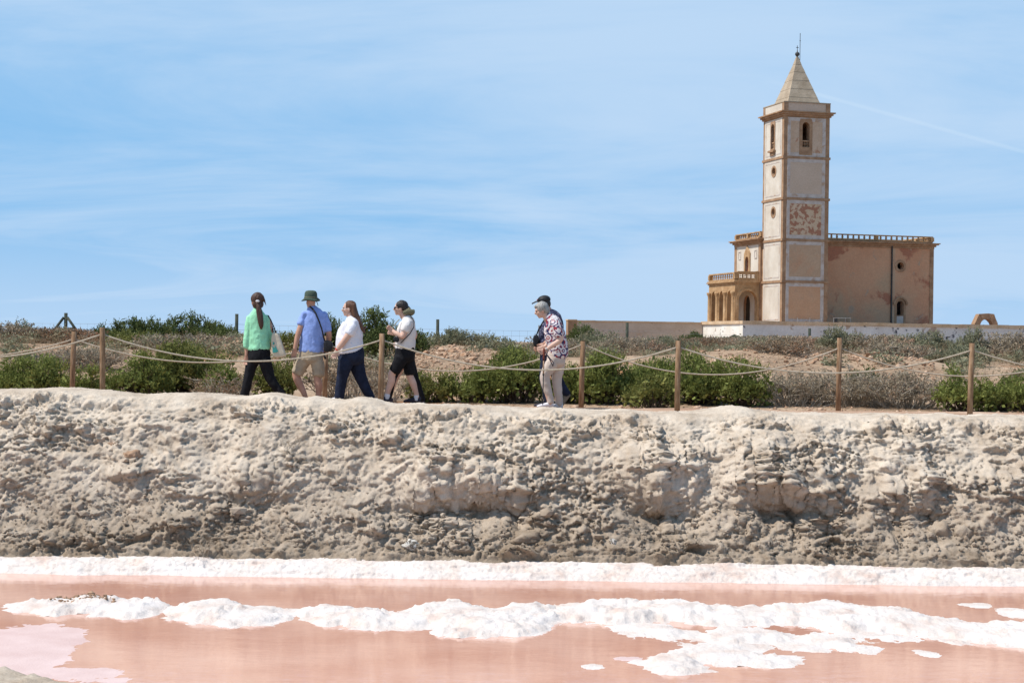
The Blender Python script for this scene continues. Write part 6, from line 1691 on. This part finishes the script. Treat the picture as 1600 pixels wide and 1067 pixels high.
p.fuse(mb, 'trousers', M_BLACK, 0.010, 3, 0.3, wrinkle=0.006)
mb = MB(); p.ell(mb, p.P(633.5, 484.5, 0), (.085, .08, .085)); p.fuse(mb, 'hair', M_HDARK, 0.009, 2, 0.3, wrinkle=0.01, wscale=16, strand=True)
p.shoe('shoe', 662, 631, -.05, (-1, 0), M_SHOED, pitch=-0.2); p.shoe('shoe', 612, 631, .05, (-1, 0), M_SHOED)

# ---------------------------------------------------------------- 5: grey haired woman with walking pole
p = Person('person with grey hair in patterned blouse and beige trousers, leaning on a walking pole', 864, 25.0)
mb = MB(); fw = (-1, -0.08)
hc = p.head(mb, 846, 484, fw, 0.0, 0.35)
p.loft(mb, [(851, 490, 0, .054, .056), (857, 500, 0, .062, .062)])
p.loft(mb, [(862, 503, 0, .065, .09), (865, 515, 0, .125, .125), (869, 535, 0, .125, .125), (869, 556, 0, .125, .125)])
p.loft(mb, [(867, 506, -.14, .050, .048), (872, 518, -.17, .046, .046), (876, 529.5, -.19, .043, .042), (865, 538.5, -.20, .037, .035), (854, 546, -.19, .028, .027)])
p.loft(mb, [(864, 506, .14, .050, .048), (864, 525, .17, .043, .043), (852, 542, .12, .034, .033)])
p.hand(mb, 855, 545.5, -.19, -1, 0.5, 1.0, side=1)
p.hand(mb, 852, 542, .12, -1, 0.4, 0.8)
p.loft(mb, [(863, 566, -.06, .085, .085), (851, 588, -.06, .056, .056), (860, 632, -.06, .036, .040)])
p.loft(mb, [(872, 566, .06, .085, .085), (870, 592, .06, .056, .056), (874, 634, .06, .036, .040)])
p.fuse(mb, 'body', M_SKINP, **BODY)
mb = MB()
p.loft(mb, [(873, 556, 0, .142, .155), (872, 546, 0, .150, .155), (870, 535, 0, .155, .15), (867, 524, 0, .158, .15), (865, 513, 0, .145, .15), (864, 504, 0, .118, .15), (859, 497, 0, .082, .10), (856, 494, 0, .066, .075)], 20)
p.loft(mb, [(867, 504, -.13, .070, .06), (870.5, 514, -.17, .072, .066), (874, 525, -.185, .066, .064)])
p.loft(mb, [(865, 504, .13, .070, .06), (865, 518, .17, .066, .064)])
p.fuse(mb, 'blouse', M_PAIS, 0.009, 3, 0.3, wrinkle=0.017, wscale=7)
mb = MB()
p.loft(mb, [(870, 550, 0, .128, .13), (869, 560, 0, .138, .14), (868.5, 567, 0, .138, .14)], 18)
p.loft(mb, [(863, 568, -.06, .100, .098), (856, 578, -.06, .088, .086), (851.5, 588, -.06, .076, .076), (853.5, 602, -.06, .068, .068), (858, 618, -.06, .056, .058), (860.5, 629, -.06, .052, .054)])
p.loft(mb, [(873, 568, .06, .100, .098), (871.5, 580, .06, .086, .084), (870, 592, .06, .074, .074), (871, 606, .06, .068, .068), (873, 620, .06, .058, .060), (874.5, 632, .06, .052, .054)])
p.fuse(mb, 'trousers', M_BEIGE, 0.009, 3, 0.3, wrinkle=0.013, wscale=7)
mb = MB(); A = (hc[1], hc[2], hc[3])
p.ell(mb, hc[0]+hc[3]*0.032-hc[1]*0.020, (.102, .096, .094), A)
p.ell(mb, hc[0]-hc[3]*0.020-hc[1]*0.058, (.060, .088, .080), A)
p.ell(mb, hc[0]+hc[3]*0.070+hc[1]*0.050, (.040, .060, .030), A)
p.fuse(mb, 'hair', M_HGREY, 0.008, 2, 0.3, wrinkle=0.014, wscale=16, strand=True)
c, f, sd, u = hc
for sg in (-1, 1):
    mb = MB(); p.ell(mb, c+f*0.083+sd*sg*0.032-u*0.008, (.010, .013, .006), A, 10); mb.build('eye', M_EYE, p.root, True)
mb = MB(); w_ = p.P(854.5, 545.6, -.19); t_ = (p.P(854, 546, -.19)-p.P(865, 538.5, -.20)).normalized(); mb.tube([w_-t_*0.01, w_+t_*0.01], 0.032, 12); mb.build('watch', M_STEEL, p.root)
for q in ((863, 637, -.06), (877.5, 638.5, .06)): p.shoe('shoe', q[0], q[1], q[2], (-1, 0), M_SHOEW, 0.24)
# pole with cork handle
pt = p.P(850, 546, -.235)+p.o; pb = p.P(848, 633, -.26)+p.o
pole = empty('walking_pole', (pb.x, pb.y, pb.z)); tag(pole, 'dark walking pole with reddish handle held by the grey haired person', 'walking pole')
rel = lambda t: (pt-pb)*t
MB().tube([rel(0), rel(0.02), rel(0.55)], [0.004, 0.007, 0.009], 8).build('lower_shaft', M_LEATHER, pole, True)
MB().tube([rel(0.55), rel(0.80)], 0.0115, 8).build('upper_shaft', M_RROCK, pole, True)
MB().tube([rel(0.54), rel(0.56)], 0.017, 8).build('clamp', M_LEATHER, pole, True)
MB().tube([rel(0.80), rel(0.86), rel(0.93), rel(1.0), rel(1.02)], [0.014, 0.017, 0.015, 0.018, 0.010], 10).build('handle', cloth('red_brown_grip', (0.16, 0.045, 0.03, 1)), pole, True)
MB().tube([rel(0.95)+Vector((0.02, -.02, 0)), rel(0.82)+Vector((0.09, -.04, 0)), rel(0.70)+Vector((0.14, -.03, 0)), rel(0.76)+Vector((0.15, -.02, 0)), rel(0.93)+Vector((0.03, -.01, 0))], 0.008, 5).build('wrist_strap', M_SHOED, pole, True)

# ---------------------------------------------------------------- 6: companion in cap behind her
p = Person('person in dark cap and navy printed shirt walking behind the grey haired one', 862, 26.1)
mb = MB(); fw = (-1, 0.05)
hc = p.head(mb, 850, 474, fw, 0, 0.2, 1.0)
p.loft(mb, [(854, 481, 0, .060, .060), (860, 492, 0, .066, .066)])
p.loft(mb, [(862, 492, 0, .10, .13), (862, 512, 0, .15, .14), (860, 540, 0, .15, .14), (859, 558, 0, .15, .14)])
p.loft(mb, [(860, 500, -.15, .052, .05), (866, 520, -.17, .046, .046), (852, 537, -.17, .038, .036)])
p.loft(mb, [(860, 500, .15, .052, .05), (858, 522, .18, .046, .046), (846, 540, .14, .036, .034)])
p.hand(mb, 852, 537, -.17, -1, 0.5, 0.8, side=1); p.hand(mb, 846, 540, .14, -1, 0.6, 0.8)
p.loft(mb, [(856, 562, -.07, .09, .09), (851, 590, -.07, .06, .06), (856, 626, -.07, .04, .04)])
p.loft(mb, [(864, 562, .07, .09, .09), (871, 592, .07, .06, .06), (886, 616, .07, .04, .04)])
p.fuse(mb, 'body', M_SKIN, **BODY)
mb = MB()
p.loft(mb, [(860, 552, 0, .178, .165), (860.5, 535, 0, .188, .165), (861.5, 518, 0, .192, .16), (864, 506, 0, .172, .155), (864, 496, 0, .125, .15), (859, 488, 0, .070, .085)], 20)
p.loft(mb, [(862, 498, -.14, .068, .06), (866, 512, -.17, .068, .064)])
p.loft(mb, [(862, 498, .14, .068, .06), (858, 514, .17, .066, .064)])
p.fuse(mb, 'shirt', M_DKNAVY, 0.010, 3, 0.3, wrinkle=0.017, wscale=7)
mb = MB()
p.loft(mb, [(860, 546, 0, .165, .15), (860, 562, 0, .165, .155)], 18)
p.loft(mb, [(855, 564, -.07, .105, .10), (850.5, 588, -.07, .080, .08), (853, 608, -.07, .066, .066), (856, 627, -.07, .060, .062)])
p.loft(mb, [(865, 564, .07, .105, .10), (870, 588, .07, .082, .08), (878, 604, .07, .068, .07), (886, 616, .07, .060, .062)])
p.fuse(mb, 'trousers', M_NAVY, 0.010, 3, 0.3, wrinkle=0.013, wscale=7)
c, f, sd, u = hc; A = (f, sd, u)
mb = MB(); p.ell(mb, c-f*0.03-u*0.01, (.078, .084, .09), A); p.fuse(mb, 'hair', M_HDARK, 0.009, 2, 0.3, wrinkle=0.010, wscale=16, strand=True)
mb = MB(); p.ell(mb, c+u*0.052-f*0.008, (.108, .092, .075), A)
vs = []; n = 14
for l, wd, z in ((0.06, .085, .055), (0.12, .080, .048), (0.165, .062, .036), (0.19, .030, .028)):
    for sg, th in ((-1, 0), (0, .012), (1, 0)): vs.append(c+f*l+sd*wd*sg+u*(z+th))
    for sg, th in ((1, -.008), (0, .004), (-1, -.008)): vs.append(c+f*l+sd*wd*sg+u*(z+th))
fs = [(i*6+k, i*6+(k+1) % 6, (i+1)*6+(k+1) % 6, (i+1)*6+k) for i in range(3) for k in range(6)]+[(5, 4, 3, 2, 1, 0), (18, 19, 20, 21, 22, 23)]
mb.add(vs, fs); mb.build('cap', M_LEATHER, p.root, True)
mb = MB(); p.ell(mb, c+f*0.085+u*0.075+sd*0.035, (.02, .016, .012), A, 8); mb.build('cap_badge', cloth('red_badge', (0.45, 0.03, 0.03, 1)), p.root, True)
p.shoe('shoe', 858, 636, -.07, (-1, 0), M_SHOED); p.shoe('shoe', 891, 619, .07, (-0.55, 0), M_SHOEG, 0.27, pitch=-0.95)
r_, c_ = bag(p, 'camera_bag', 'black camera bag worn in front by the person in the dark cap', 'camera bag', [(832.5, 526), (835, 522.5), (841, 522.5), (842.5, 530), (842, 541), (838, 543), (832.5, 541)], 0.12, M_LEATHER, -0.05)
MB().tube([p.P(*k)+p.o-c_ for k in ((855, 492, -.14), (849, 502, -.19), (842, 514, -.14), (838.5, 523, -.07))], 0.012, 6).build('strap', M_LEATHER, r_, True)
MB().tube([p.P(*k)+p.o-c_ for k in ((839, 542, -.05), (838, 548, -.05), (836, 553, -.05))], 0.007, 5).build('cord', M_RROCK, r_, True)
